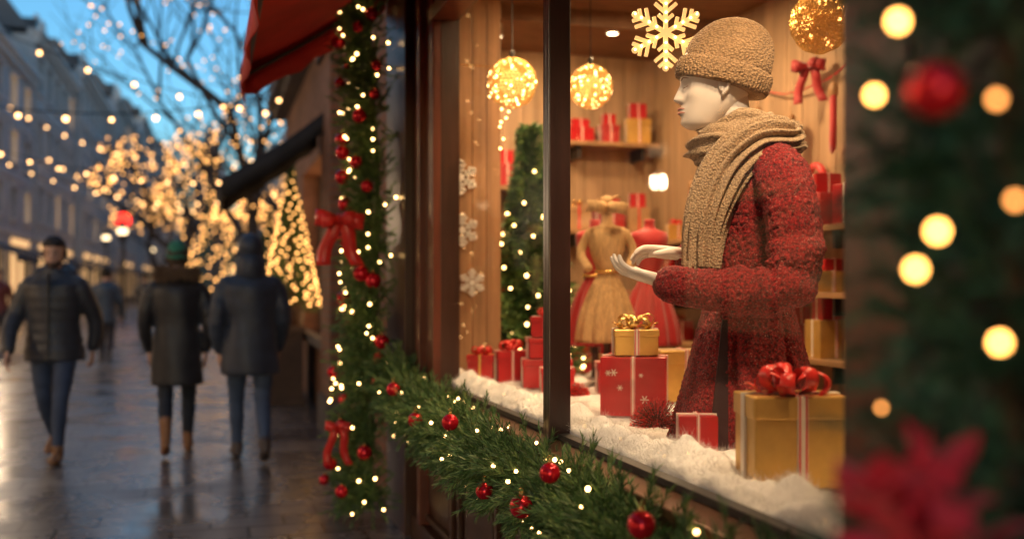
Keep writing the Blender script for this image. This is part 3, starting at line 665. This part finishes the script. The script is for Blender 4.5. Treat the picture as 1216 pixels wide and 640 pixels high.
    if fur:
        n=900; a=rng.random(n)*6.283; P=np.stack([.115*np.cos(a),.02+.095*np.sin(a),1.53+.02*np.sin(a)],1); rad=unit(np.stack([np.cos(a),np.sin(a),rng.normal(size=n)*.9],1))
        needles('fur_collar',P,rad,np.full(n,.07),10,.03,.004,mat('fur',fur,.9),g)
        q=MB(); q.tube([(.11*math.cos(t),.02+.09*math.sin(t),1.53+.02*math.sin(t)) for t in np.linspace(0,6.283,24,endpoint=False)],.048,10,closed=True); q.obj('collar_core',mat('furc',fur,.9),g,smooth=True)
    return g
person('man_walking',(-1.21,8.80,0),R(-8),(.030,.032,.040),(.04,.06,.11),(.20,.10,.05),hl=.80,rcoat=1.12,hair=(.02,.014,.01),phase=1,puff=True,beard=True,hood='down',sc=1.0,armsw=.14,arm=1.12)
person('woman_walking',(-.266,8.72,0),R(180),(.018,.018,.022),(.018,.024,.038),(.28,.13,.06),hl=.60,rcoat=1.05,hatm=knit('green_knit',(.05,.30,.20),90),hair=(.05,.03,.02),phase=-1,fur=(.22,.14,.09),boots=True,armsw=.05,sc=.975)
person('hooded_man_walking',(.305,8.21,0),R(184),(.024,.036,.062),(.05,.08,.15),(.06,.045,.045),hl=.70,rcoat=1.12,hood='up',phase=1,armsw=.04,sc=1.0)
person('distant_pedestrian',(-1.82,19.4,0),R(180),(.025,.05,.09),(.02,.02,.03),(.03,.03,.03),hl=.75,hair=(.02,.015,.01),phase=1,hands=True,sc=.97)
person('distant_pedestrian',(-2.5,27.5,0),R(0),(.03,.02,.02),(.02,.02,.03),(.03,.03,.03),hl=.65,hair=(.02,.015,.01),phase=-1,hands=False)
person('distant_pedestrian',(-4.6,25,0),R(10),(.12,.015,.015),(.02,.02,.03),(.03,.03,.03),hl=.75,hair=(.05,.03,.01),phase=1,hands=False)
person('distant_pedestrian',(-1.9,32,0),R(180),(.02,.02,.025),(.02,.02,.03),(.03,.03,.03),hl=.7,hair=(.03,.02,.01),phase=1,hands=False)
person('distant_pedestrian',(-5.6,23,0),R(30),(.02,.02,.025),(.02,.02,.03),(.03,.03,.03),hl=.7,hair=(.03,.02,.01),phase=-1,hands=False)
person('distant_pedestrian',(-.7,36,0),R(0),(.02,.03,.045),(.02,.02,.03),(.03,.03,.03),hl=.8,hair=(.03,.02,.01),phase=1,hands=False)
# ------------------------------------------------------------------ garlands
def garland(name,path,rad,ntw,tl,npt,nl,nw,m,nb,br,mbulb,nba=0,bar=.025,bl_off=1.0,droop=0,flat=None,seed=3):
    g=grp(name); P=cr(path,200); rg=np.random.default_rng(seed)
    T=unit(np.gradient(P,axis=0))
    def pick(n,ro,ri=0,even=False):
        i=rg.integers(0,200,n)
        if even: i=np.clip(((np.arange(n)+.5+rg.uniform(-.35,.35,n))/n*200).astype(int),0,199)
        v=rg.normal(size=(n,3)); v=v-T[i]*(v*T[i]).sum(-1,keepdims=True); v=unit(v)
        if flat is not None:
            dn=(v*flat).sum(-1,keepdims=True); v=unit(np.where(dn<-.25,v-1.6*dn*flat,v))
        r=np.interp(i,np.linspace(0,199,len(rad)),rad)[:,None] if hasattr(rad,'__len__') else rad
        return P[i]+v*r*rg.uniform(ri,ro,(n,1)),v,i
    p,v,i=pick(ntw,.55); d=unit(v+T[i]*rg.normal(size=(ntw,1))*.7+np.array([0,0,-droop])+rg.normal(size=(ntw,3))*.2)
    L=tl*rg.uniform(.6,1.2,ntw)
    needles('needles',p,d,L,npt,nl,nw,m,g)
    b=MB(); b.tube(P[::5],[.012]*40,8); b.obj('stem',m_twig,g)
    p,v,i=pick(nb,bl_off*1.15,bl_off*.8); bulbs('fairy_lights',[tuple(x) for x in p],br,mbulb,g)
    if nba:
        p,v,i=pick(nba,bl_off*1.05,bl_off*.95,True); b=MB(); c=MB()
        for x in p:
            r=bar*rg.uniform(.75,1.2); b.sph(tuple(x),r,24,16); c.tube([(x[0],x[1],x[2]+r*.95),(x[0],x[1],x[2]+r*1.25)],.0055,8,rnd=False)
        b.obj('baubles',m_bauble,g,smooth=True); c.obj('bauble_caps',m_goldrib,g,smooth=True)
    return g,P
garland('fir_garland',[(.90,6.0,3.9),(.91,5.98,3.0),(.95,5.9,2.0),(.93,5.9,1.0),(.90,5.86,.12)],[.16,.17,.18,.26],2300,.17,34,.034,.0048,m_fir,125,.0088,m_bulb,46,.040,bl_off=1.12,flat=np.array([-1,-.3,0]),seed=11)
gs,PP=garland('fir_garland',[(1.0,5.55,.90),(.985,4.9,.80),(1.0,4.2,.785),(.985,3.5,.76),(1.0,2.8,.765),(.985,2.2,.75),(1.0,1.3,.77)],.12,1800,.145,46,.032,.0034,m_fir,48,.0068,m_bulb,0,.03,flat=np.array([-1,0,.25]),seed=5,droop=.1,bl_off=1.15)
def bauble(pts,par):
    b=MB(); c=MB()
    for (x,y,z,r) in pts:
        b.sph((x,y,z),r,32,22); c.tube([(x,y,z+r*.95),(x,y,z+r*1.22)],.006,10,rnd=False)
        c.tube([(x+.006*math.cos(t),y,z+r*1.22+.006+.006*math.sin(t)) for t in np.linspace(0,6.283,10,endpoint=False)],.0012,6,closed=True)
    b.obj('baubles',m_bauble,par,smooth=True); c.obj('bauble_caps',m_goldrib,par,smooth=True)
bauble([(.845,2.70,.775,.034),(.865,1.92,.900,.030),(.862,2.50,.905,.028),(.855,3.62,.893,.032),(.85,4.25,.82,.034),(.85,4.8,.90,.034),(.86,3.15,.73,.03)],gs)
def wallbow(name,c,L,w,tailL,m=m_bow,ax=0):
    g=grp(name); b=MB()
    M=Matrix.Rotation(R(ax),3,'Z')@Matrix.Rotation(R(90),3,'X')
    bow(b,c,L,L*.75,w,2,.15,M,False); bow(b,c,L*.75,L*.6,w*.9,2,.5,M,False,seed=5)
    b.sph(c,w*.35,10,8)
    for s_ in (-1,1):
        pts=[];n=10
        for i in range(n):
            t=i/(n-1); pts.append((s_*(.02+L*.55*t)+.01*math.sin(t*7),-.012*math.sin(t*6),-tailL*t))
        vs=[]
        for p in pts:
            for k in (-.5,.5): vs.append(tuple(Vector(c)+Matrix.Rotation(R(ax),3,'Z')@Vector((p[0]+k*w*.9,p[1],p[2]))))
        b.add(vs,[(2*i,2*i+1,2*i+3,2*i+2) for i in range(n-1)])
    b.obj('ribbon',m,g,smooth=True,solid=.003)
wallbow('red_bow',(.70,5.70,1.78),.14,.09,.26,m_satin,ax=-10); wallbow('red_bow',(.68,5.62,.62),.07,.05,.22,m_satin,ax=-10)
g=grp('entrance_column'); b=MB(); b.box(.80,.96,.84,1.0,0,3.3); b.box(.77,.99,.81,1.03,0,.25); b.box(.77,.99,.81,1.03,3.1,3.29); b.obj('shaft',m_nearwood,g,bevel=.01)
gn,_=garland('fir_garland',[(.76,.80,3.0),(.74,.79,2.2),(.76,.80,1.5),(.74,.79,.9),(.76,.80,.3)],.12,1300,.13,30,.035,.004,m_firdark,6,.003,m_bulb_near2,0,seed=21)
bulbs('near_fairy_lights',[(.5287,.6757,1.6125),(.5424,.7238,1.563),(.5451,.6498,1.443),(.5355,.6632,1.4134),(.5918,.6357,1.356)],.0046,m_bulb_near,gn,12,8)
bulbs('shaded_fairy_lights',[(.6045,.6527,1.550),(.6186,.6484,1.469)],.0042,m_bulb_near2,gn,12,8)
b=MB(); b.sph((.585,.70,1.565),.024,24,16); b.obj('bauble',m_bauble,gn,smooth=True)
g=grp('poinsettia'); b=MB(); rd=random.Random(3)
for i in range(44):
    a=rd.uniform(0,6.28); e=rd.uniform(-.5,1.2); L=rd.uniform(.05,.085); d=Vector((math.cos(a)*math.cos(e),math.sin(a)*math.cos(e),math.sin(e))); sd=d.cross(Vector((rd.random()-.5,rd.random()-.5,1))).normalized(); c=Vector((.605+rd.uniform(-.03,.03),.74+rd.uniform(-.03,.03),1.195+rd.uniform(-.04,.04)))
    vs=[c]; 
    for t,w in ((.3,.6),(.55,1),(.8,.6)):
        vs+=[c+d*L*t+sd*w*.019,c+d*L*t+Vector((0,0,.004)),c+d*L*t-sd*w*.019]
    vs.append(c+d*L); b.add([tuple(v) for v in vs],[(0,1,2),(0,2,3),(1,4,5,2),(2,5,6,3),(4,7,8,5),(5,8,9,6),(7,10,8),(8,10,9)])
b.obj('bracts',mat('red_bract',(.65,.02,.05),.6,sheen=.2),g,smooth=True)
# ------------------------------------------------------------------ trees
def conifer(name,x,y,z0,h,r,nb,br,mb,ntw=1200,m=None,seed=1):
    rg=np.random.default_rng(seed); g=grp(name); t=rg.random(ntw)**1.1; a=rg.random(ntw)*6.283
    rr=r*(1-t)*(.8+.3*np.sin(a*5+t*30)); z=z0+h*.06+h*.94*t
    c=np.stack([np.full(ntw,x),np.full(ntw,y),z],1); d=np.stack([np.cos(a),np.sin(a),-.15+.4*rg.random(ntw)],1)
    L=np.maximum(.03,rr*.6); p=c+d*(rr*.4)[:,None]
    needles('needles',p,d,L,26,.04 if r<.5 else .08,.006 if r<.5 else .014,m or m_fir,g)
    b=MB(); b.tube([(x,y,z0),(x,y,z0+h)],[.035+r*.03,.008],8); b.obj('trunk',m_twig,g)
    n=nb; t=1-np.sqrt((np.arange(n)+.5)/n)*.97; a=np.arange(n)*2.399+rg.normal(size=n)*.2; R_=r*(1-t)*1.0+.02
    bulbs('fairy_lights',[(x+R_[i]*math.cos(a[i]),y+R_[i]*math.sin(a[i]),z0+h*.06+h*.94*t[i]) for i in range(n)],br,mb,g)
    return g
conifer('christmas_tree',.93,12.3,1.0,1.85,.36,200,.014,m_bulb_tree,900,seed=2)
g=grp('planter'); b=MB(); b.box(.60,1.04,11.9,13.3,.004,.85); b.box(.57,1.07,11.87,13.33,.85,.93); b.box(.57,1.07,11.87,13.33,.0045,.1); b.obj('box',mat('planter_wood',(.07,.045,.035),.7),g,bevel=.01)
b=MB(); b.tube([(.93,12.3,.90),(.93,12.3,1.15)],[.14,.17],16); b.obj('pot',m_darkwood,g)
conifer('christmas_tree',1.95,6.05,.05,2.35,.50,150,.011,m_bulb,1300,seed=4)
def bare_tree(name,x,y,h,seed,nl,br,mb,spread=.55,depth=6,r0=.22,trunk=.25):
    rd=random.Random(seed); g=grp(name); b=MB(); pts=[]
    def grow(p,d,L,r,k):
        path=[p]; dd=d.copy()
        for i in range(3):
            dd=(dd+Vector((rd.uniform(-.16,.16),rd.uniform(-.16,.16),rd.uniform(-.05,.12)))).normalized(); path.append(path[-1]+dd*L/3)
        b.tube([tuple(q) for q in path],[r,r*.88,r*.76,r*.64],7 if k>3 else 4,rnd=False)
        if k<depth:
            for i in range(3):
                for u in (0,.33,.66): pts.append((path[i]+(path[i+1]-path[i])*u,r))
        if k==0: return
        n=3 if k>2 else rd.choice((2,3))
        for i in range(n):
            ax=Vector((rd.uniform(-1,1),rd.uniform(-1,1),rd.uniform(-.2,.5))).normalized(); nd=(dd*(1-spread)+ax*spread+Vector((0,0,.10))).normalized()
            q=path[-1] if i<2 else path[2]; grow(q,nd,L*rd.uniform(.66,.86),r*(.66 if i<2 else .5),k-1)
    grow(Vector((x,y,0)),Vector((0,0,1)),h*trunk,r0,depth)
    b.obj('trunk_and_branches',m_bark,g)
    rd.shuffle(pts); P=[tuple(q+Vector((rd.uniform(-1,1),rd.uniform(-1,1),rd.uniform(-1,1)))*(r+.03)) for q,r in pts[:nl]]
    bulbs('fairy_lights',P,br,mb,g); return g
bare_tree('bare_street_tree',.75,24,12,5,300,.022,m_bulb_tree,.5,6,.20,.26)
bare_tree('bare_street_tree',1.8,19.5,7.5,9,280,.019,m_bulb_tree,.5,6,.12,.25)
bare_tree('bare_street_tree',-.9,38,10.5,13,400,.034,m_bulb_tree,.5,6,.2,.22)
bare_tree('bare_street_tree',1.3,33,8,17,400,.032,m_bulb_tree,.5,6,.15,.2)
bare_tree('bare_street_tree',-3.0,60,12,23,280,.045,m_bulb_tree,.5,6,.2,.2)
conifer('christmas_tree',.2,44,0,6.5,1.7,200,.045,m_bulb_tree,900,m_firdark,seed=8)
conifer('christmas_tree',1.5,27,0,3.4,.9,190,.025,m_bulb_tree,800,m_firdark,seed=9)
def strings(p0,p1,sag,n,r=.032):
    g=grp('string_lights'); P=[]; p0=np.array(p0,float); p1=np.array(p1,float)
    for t in np.linspace(0,1,40): q=p0+(p1-p0)*t; q[2]-=sag*4*t*(1-t); P.append(q)
    b=MB(); b.tube(P,.009,5); b.obj('cable',m_black,g)
    B=[];c=MB()
    for i in range(n):
        t=(i+.5)/n; q=p0+(p1-p0)*t; q[2]-=sag*4*t*(1-t); c.tube([q,q-np.array([0,0,.05])],.014,6); B.append((q[0],q[1],q[2]-.05-r))
    c.obj('sockets',m_black,g); bulbs('bulbs',B,r,m_bulb_far,g,8,6)
strings((-7.5,13,5.2),(1.2,14.5,4.2),1.0,16)
strings((-7.5,16,7.6),(1.2,16.9,4.3),.7,13)
strings((-7.5,22,5.6),(5.2,23,5.2),1.7,24)
strings((-7.5,29,6.0),(5.2,30,5.6),2.0,24)
strings((-7.5,38,8.2),(5.2,38,7.6),2.0,22,.045)
strings((-7.4,50,7.5),(5.2,52,7.2),2.2,22,.055)
strings((-7.0,66,8),(5,70,8),2.2,20,.07)
g=grp('traffic_light'); b=MB(); b.tube([(-3.75,48,0),(-3.75,48,4.9)],.07,10); b.box(-3.95,-3.55,47.75,48.05,3.6,4.8); b.obj('post_and_housing',m_black,g)
b=MB(); b.tube([(-3.75,47.74,4.35),(-3.75,47.70,4.35)],.33,20,rnd=False); b.obj('red_lens',mat('red_lens',(.8,.02,.02),.3,emit=(1,.025,.012),es=4,bmp=0,nolight=True),g)
def lamp(x,y,h=4.6,real=0):
    g=grp('street_or_fill_lamp'); b=MB(); b.tube([(x,y,0),(x,y,.8),(x,y,h)],[.09,.06,.04],10); b.tube([(x,y,h),(x,y,h+.1)],[.16,.2],10); b.tube([(x,y,h+.55),(x,y,h+.75)],[.24,.03],10); b.obj('post',m_black,g)
    b=MB(); b.sph((x,y,h+.33),.2,12,8); b.obj('globe',mat('lamp_globe',(.9,.8,.6),.3,emit=(1,.72,.4),es=4,bmp=0,nolight=True),g)
    if real:
        l=bpy.data.lights.new('lamp_light','POINT'); l.energy=real; l.color=(1,.72,.45); l.shadow_soft_size=.15
        o=bpy.data.objects.new('lamp_light',l); S.collection.objects.link(o); o.parent=g; o.location=(x,y,h-.25)
lamp(-3.4,43,3.3); lamp(-5.8,30,3.6,500); lamp(-5.6,60,3.8); lamp(-4.5,85,4); lamp(-5.6,7.0,3.6,330); lamp(-5.7,17,3.6,300)  # last two lamps are added out of view to brighten the walkers
# ------------------------------------------------------------------ interior decorations
def snowflake(name,c,r,m,rz=0,th=.01,extra=None,wf=.10):
    g=grp(name,c,R(rz)); b=MB(); w=r*wf
    for k in range(6):
        A=Matrix.Rotation(math.pi*k/3,3,'Y')
        def bar(u0,v0,u1,v1,ww=w):
            a=Vector((u0,0,v0)); d=Vector((u1,0,v1))-a; ang=math.atan2(d.x,d.z); c_=a+d/2
            b.obox(A@c_,(ww,th*(1+.01*k),d.length+ww*.5),A@Matrix.Rotation(ang,3,'Y'))
        bar(0,0,0,r)
        for u,l in ((.32,.24),(.55,.36),(.8,.22)):
            for s_ in (-1,1): bar(0,r*u,s_*r*l*.8,r*(u+l*.7),w*.8)
        b.sph(tuple(A@Vector((0,0,r))),w*.8,8,6)
    b.obj('arms',m,g,bevel=.001)
    if extra:
        e=MB(); e.tube([(0,0,r),(0,0,extra)],.0015,5); e.obj('cord',m_white,g)
    return g
m_flk=mat('painted_snowflake',(.85,.82,.78),.4,var=.05,bmp=0)
snowflake('snowflake_ornament',(1.32,5.335,2.0),.09,m_flk,0,.012,None,.15)
snowflake('snowflake_ornament',(1.33,5.335,1.71),.086,m_flk,0,.012,None,.15)
snowflake('snowflake_ornament',(1.385,5.335,1.42),.07,m_flk,0,.012,None,.15)
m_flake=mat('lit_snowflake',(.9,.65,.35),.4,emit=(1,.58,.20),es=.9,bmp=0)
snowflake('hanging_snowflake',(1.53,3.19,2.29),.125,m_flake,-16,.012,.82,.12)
b=MB()
for k in range(6):
    for q in (.3,.55,.8,1.0): b.sph((.125*q*math.sin(k*math.pi/3),-.009,.125*q*math.cos(k*math.pi/3)),.0045,8,6)
o=b.obj('flake_leds',m_bulb); o.parent=bpy.data.objects['hanging_snowflake']
def lightball(x,y,z,r,es,seed=1,lit=True):
    g=grp('pendant_light_ball'); 
    bm_=bpy.data.meshes.new('wire')
    q=bmesh.new(); bmesh.ops.create_icosphere(q,subdivisions=4,radius=r); 
    rd=random.Random(seed)
    for v in q.verts: v.co*=1+rd.uniform(-.04,.04)
    for v in q.verts: v.co+=Vector((x,y,z))
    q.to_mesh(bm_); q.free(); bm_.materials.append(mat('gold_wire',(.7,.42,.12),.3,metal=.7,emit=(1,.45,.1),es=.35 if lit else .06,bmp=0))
    o=bpy.data.objects.new('wire_shell',bm_); S.collection.objects.link(o); o.parent=g
    w=o.modifiers.new('w','WIREFRAME'); w.thickness=r*.05
    d=unit(rng.normal(size=(110 if lit else 40,3)))*r*.97
    bulbs('led_points',[(x+a[0],y+a[1],z+a[2]) for a in d],r*.06,m_bulb if lit else m_bulb_tree,g)
    if lit:
        b=MB(); b.sph((x,y,z),r*.55,16,12); b.obj('inner_globe',mat('inner_globe',(.9,.7,.4),.4,emit=(1,.5,.15),es=es,bmp=0),g,smooth=True)
    b=MB(); b.tube([(x,y,z+r),(x,y,CZ-.005)],.003,5); b.tube([(x,y,z+r),(x,y,z+r+.03)],.015,8); b.obj('cord',m_black,g)
lightball(1.45,4.785,2.42,.122,2.2,1); lightball(1.90,4.86,2.44,.112,2.2,2); lightball(2.35,3.47,2.46,.12,1,3,False)
rd=random.Random(31)
g=grp('icicle_lights'); P=[]
for xx,n_ in ((1.47,3),(1.53,8),(1.56,5)):
    for q in range(n_): P.append((xx+rd.uniform(-.012,.012),5.25,2.55-q*.055-rd.uniform(0,.03)))
bulbs('bulbs',P,.006,m_bulb,g); b=MB(); b.tube([(1.3,5.25,2.60),(1.62,5.25,2.60)],.003,5); b.obj('wire',m_goldrib,g)
def shelf(name,x0,x1,y0,y1,zs):
    g=grp(name); b=MB()
    for z in zs: b.box(x0,x1,y0,y1,z,z+.03)
    b.obj('boards',m_shelf,g,bevel=.003)
    b=MB()
    for z in zs:
        if y1-y0>x1-x0:
            for y in np.arange(y0+.1,y1,.6): b.box(x0+.04,x1,y,y+.02,z-.09,z-.001)
        else:
            for x in np.arange(x0+.1,x1,.5): b.box(x,x+.02,y0+.04,y1,z-.09,z-.001)
    b.obj('brackets',m_black,g)
shelf('wall_shelf',2.45,3.18,6.72,6.968,[.7,1.12,1.78,2.42]); shelf('wall_shelf',1.5,2.35,6.72,6.968,[.8,1.3,2.08]); shelf('wall_shelf',2.95,3.218,1.8,6.6,[.6,1.0,1.34,1.68])
rd=random.Random(12)
m_kraft=mat('kraft_paper',(.40,.22,.10),.6)
def boxes_row(z,xs,ys,big=1):
    mats=[m_red,m_red,m_bow,m_gold,m_kraft]
    for x,y in zip(xs,ys):
        w=rd.uniform(.12,.21)*big; h=rd.uniform(.09,.21)*big; mm=rd.choice(mats); gift(x,y,z,w,min(w*.8,.18),h,rd.uniform(-12,12),mm,m_white if mm is not m_kraft else m_redrib,rd.choice([None,m_satin,m_goldrib]),.05,name='shelf_gift_box',lid=rd.random()<.5,nb=5,seed=rd.randint(0,99))
        if rd.random()<.4: gift(x,y,z+h+.001,w*.7,min(w*.6,.14),h*.6,rd.uniform(-15,15),m_red,m_white,None,name='shelf_gift_box',lid=False)
for z in (.73,1.15,1.81,2.45): boxes_row(z,[2.57,2.81,3.04],[6.83]*3,1.08)
for z in (.83,1.33,2.11): boxes_row(z,[1.75,2.0,2.22],[6.83]*3)
for z in (.63,1.03,1.37,1.71): 
    ys=np.arange(2.4,6.4,.29)+.05*z; ys=[y for y in ys if rd.random()<.8]; boxes_row(z,[3.08]*len(ys),ys)
def stocking(x,y,z,s,rz):
    g=grp('christmas_stocking',(x,y,z),R(rz)); b=MB(); p=cr([(0,0,0,.055),(0,0,-.1,.052),(.005,0,-.2,.055),(.04,0,-.27,.055),(.10,0,-.29,.04)],18); b.tube(p[:,:3]*s,np.stack([p[:,3]*s,p[:,3]*s*.4],1),14,up=(0,1,0)); 
    b.obj('sock',m_bow,g,smooth=True); b=MB(); b.tube([(0,0,.0),(0,0,.05*s)],np.array([[.062*s,.028*s]]*2),14,up=(0,1,0)); b.tube([(0,0,.05*s),(.0,0,.12*s)],.003,5); b.obj('cuff',m_kraft,g,smooth=True)
for (x,y,z,rz) in ((3.12,5.25,2.40,60),(3.12,4.9,2.30,60),(3.12,4.5,2.40,60),(3.12,6.1,2.05,60)): stocking(x,y,z,.9,rz)
g=grp('ribbon_swag'); b=MB(); b.tube(cr([(3.19,4.35,2.60),(3.18,4.6,2.52),(3.17,4.85,2.50),(3.18,5.1,2.52),(3.19,5.4,2.62)],30),[(.009,.004)]*30,8); b.obj('ribbon',m_redrib,g,smooth=True)
wallbow('red_bow',(3.12,4.72,2.60),.10,.06,.2,m_bow,ax=-60)
g=grp('wall_wreath'); b=MB(); b.tube([(3.18,4.75+.08*math.cos(t),1.98+.08*math.sin(t)) for t in np.linspace(0,6.283,24,endpoint=False)],.022,10,closed=True,up=(1,0,0)); b.obj('ring',m_redrib,g,smooth=True)
def dress(name,x,y,z0,s,m,top=True,rz=0):
    g=grp(name,(x,y,z0),R(rz)); b=MB(); pr=[(0,.14,.13),(.1,.125,.115),(.22,.085,.08),(.30,.045,.042),(.33,.05,.045),(.40,.075,.058),(.47,.09,.06),(.51,.085,.045),(.53,.03,.03),(.57,.025,.025)]; rings=[]
    for z,rx,ry in cr(pr,36):
        rings.append([(s*rx*(1+(.08*math.sin(12*a) if z<.29 else 0))*math.cos(a),s*ry*(1+(.08*math.sin(12*a) if z<.29 else 0))*math.sin(a),z*s) for a in np.linspace(0,6.283,72,endpoint=False)])
    b.loft(rings); b.obj('dress',m,g,smooth=True)
    b=MB(); b.tube([(.05*s*math.cos(t),.047*s*math.sin(t),.315*s) for t in np.linspace(0,6.283,20,endpoint=False)],.009*s,8,closed=True); b.obj('sash',m_goldrib,g,smooth=True)
    if top:
        b=MB(); bow(b,(0,0,.60*s),.13*s,.11*s,.05*s,2,.85,Matrix.Rotation(R(90),3,'X'),False); bow(b,(0,0,.57*s),.10*s,.07*s,.05*s,4,.7,Matrix.Identity(3),False); b.obj('ribbon_bow',m_straw,g,smooth=True,solid=.002)
        b=MB()
        for s_ in (-1,1): b.tube(cr([(s_*.08*s,0,.49*s),(s_*.12*s,.0,.40*s),(s_*.09*s,-.06*s,.33*s)],10),[.022*s]*10,10)
        b.obj('sleeves',m,g,smooth=True)
    b=MB(); b.tube([(0,0,-.25*s),(0,0,.02)],.02,8); b.tube([(0,0,-.27*s),(0,0,-.25*s)],.12,16); b.obj('stand',m_darkwood,g); return g
dress('dress_form',1.92,4.68,1.12,1.12,m_straw,True,-17)
dress('red_dress',2.02,5.1,1.08,1.2,m_bow,False,0); dress('red_dress',2.30,5.0,1.08,1.2,m_bow,False,0)
g=grp('side_table'); b=MB(); b.box(1.85,2.6,4.5,5.4,.80,.84); 
for x in (1.88,2.52):
    for y in (4.53,5.32): b.box(x,x+.05,y,y+.05,.05,.80)
b.obj('table',m_shelf,g,bevel=.004)
# ------------------------------------------------------------------ lights
def fixture(x,y,z,kind,E,aim,size=.12,spot=60,col=(1,.66,.34)):
    g=grp('ceiling_or_fill_spotlight',(x,y,z)); b=MB(); b.tube([(0,0,.03),(0,0,-.05)],.045,14,rnd=False); b.obj('can',m_trim,g)
    b=MB(); b.tube([(0,0,-.051),(0,0,-.054)],.032,14,rnd=False); b.obj('lens',mat('lens',(.9,.8,.6),.3,emit=(1,.7,.4),es=15,bmp=0,nolight=True),g)
    l=bpy.data.lights.new('spot',kind); l.energy=E; l.color=col
    if kind=='SPOT': l.spot_size=R(spot); l.spot_blend=.6; l.shadow_soft_size=size
    elif kind=='AREA': l.size=size
    o=bpy.data.objects.new('lamp',l); S.collection.objects.link(o); o.parent=g; o.location=(0,0,-.075)
    o.rotation_euler=(Vector(aim)-Vector((x,y,z))).to_track_quat('-Z','Y').to_euler()
Z=CZ-.03
fixture(1.30,1.75,Z,'SPOT',120,(1.55,2.8,1.3),.04,66)
fixture(1.5,3.9,Z,'SPOT',80,(1.6,2.9,1.6),.04,66)
fixture(2.6,2.5,Z,'SPOT',80,(1.75,2.9,1.5),.05,80)
fixture(1.26,1.95,2.70,'SPOT',52,(1.52,2.80,1.60),.04,62,(1,.74,.46))  # added unseen lamp at the window head, brightens the mannequin
fixture(1.26,3.45,2.70,'SPOT',20,(1.45,2.85,2.0),.03,45,(1,.78,.52))  # added unseen lamp below the ceiling, fills the mannequin's face from the front
fixture(2.0,3.6,Z,'AREA',26,(2.0,3.6,0),.3)
fixture(2.3,5.0,Z,'AREA',38,(2.5,5.3,0),.3)
fixture(1.8,6.3,Z,'AREA',18,(2.2,6.6,0),.3)
fixture(1.5,4.5,Z,'SPOT',60,(1.5,4.8,.9),.05,80)
fixture(1.55,5.9,Z,'AREA',9,(1.55,5.9,0),.1)
fixture(2.5,6.0,Z,'AREA',9,(2.55,6.6,1),.1)
# ------------------------------------------------------------------ sky
W=bpy.data.worlds.new('World'); S.world=W; W.use_nodes=True; nt=W.node_tree; bg=nt.nodes['Background']
sk=nt.nodes.new('ShaderNodeTexSky'); sk.sky_type='NISHITA'; sk.sun_disc=False; sk.sun_elevation=R(4); sk.sun_rotation=R(200); sk.altitude=50; sk.dust_density=1; sk.ozone_density=4
mxn=nt.nodes.new('ShaderNodeMixRGB'); mxn.blend_type='MULTIPLY'; mxn.inputs['Fac'].default_value=1; mxn.inputs['Color2'].default_value=(1.12,1.08,.92,1)
nt.links.new(sk.outputs[0],mxn.inputs['Color1']); nt.links.new(mxn.outputs[0],bg.inputs['Color']); bg.inputs['Strength'].default_value=.46
sl=bpy.data.lights.new('sun','SUN'); sl.energy=.1; sl.angle=R(20); sl.color=(.75,.85,1); so=bpy.data.objects.new('sun',sl); S.collection.objects.link(so); so.rotation_euler=(R(60),0,R(-60))
# ------------------------------------------------------------------ camera
c=bpy.data.cameras.new('cam'); c.lens=35; c.sensor_width=36; c.shift_y=.0164; c.clip_end=1200; c.clip_start=.05
c.dof.use_dof=True; c.dof.focus_distance=3.25; c.dof.aperture_fstop=1.25
o=bpy.data.objects.new('camera',c); S.collection.objects.link(o); o.location=(0,0,1.4); o.rotation_euler=(R(90),0,R(-16.85)); S.camera=o
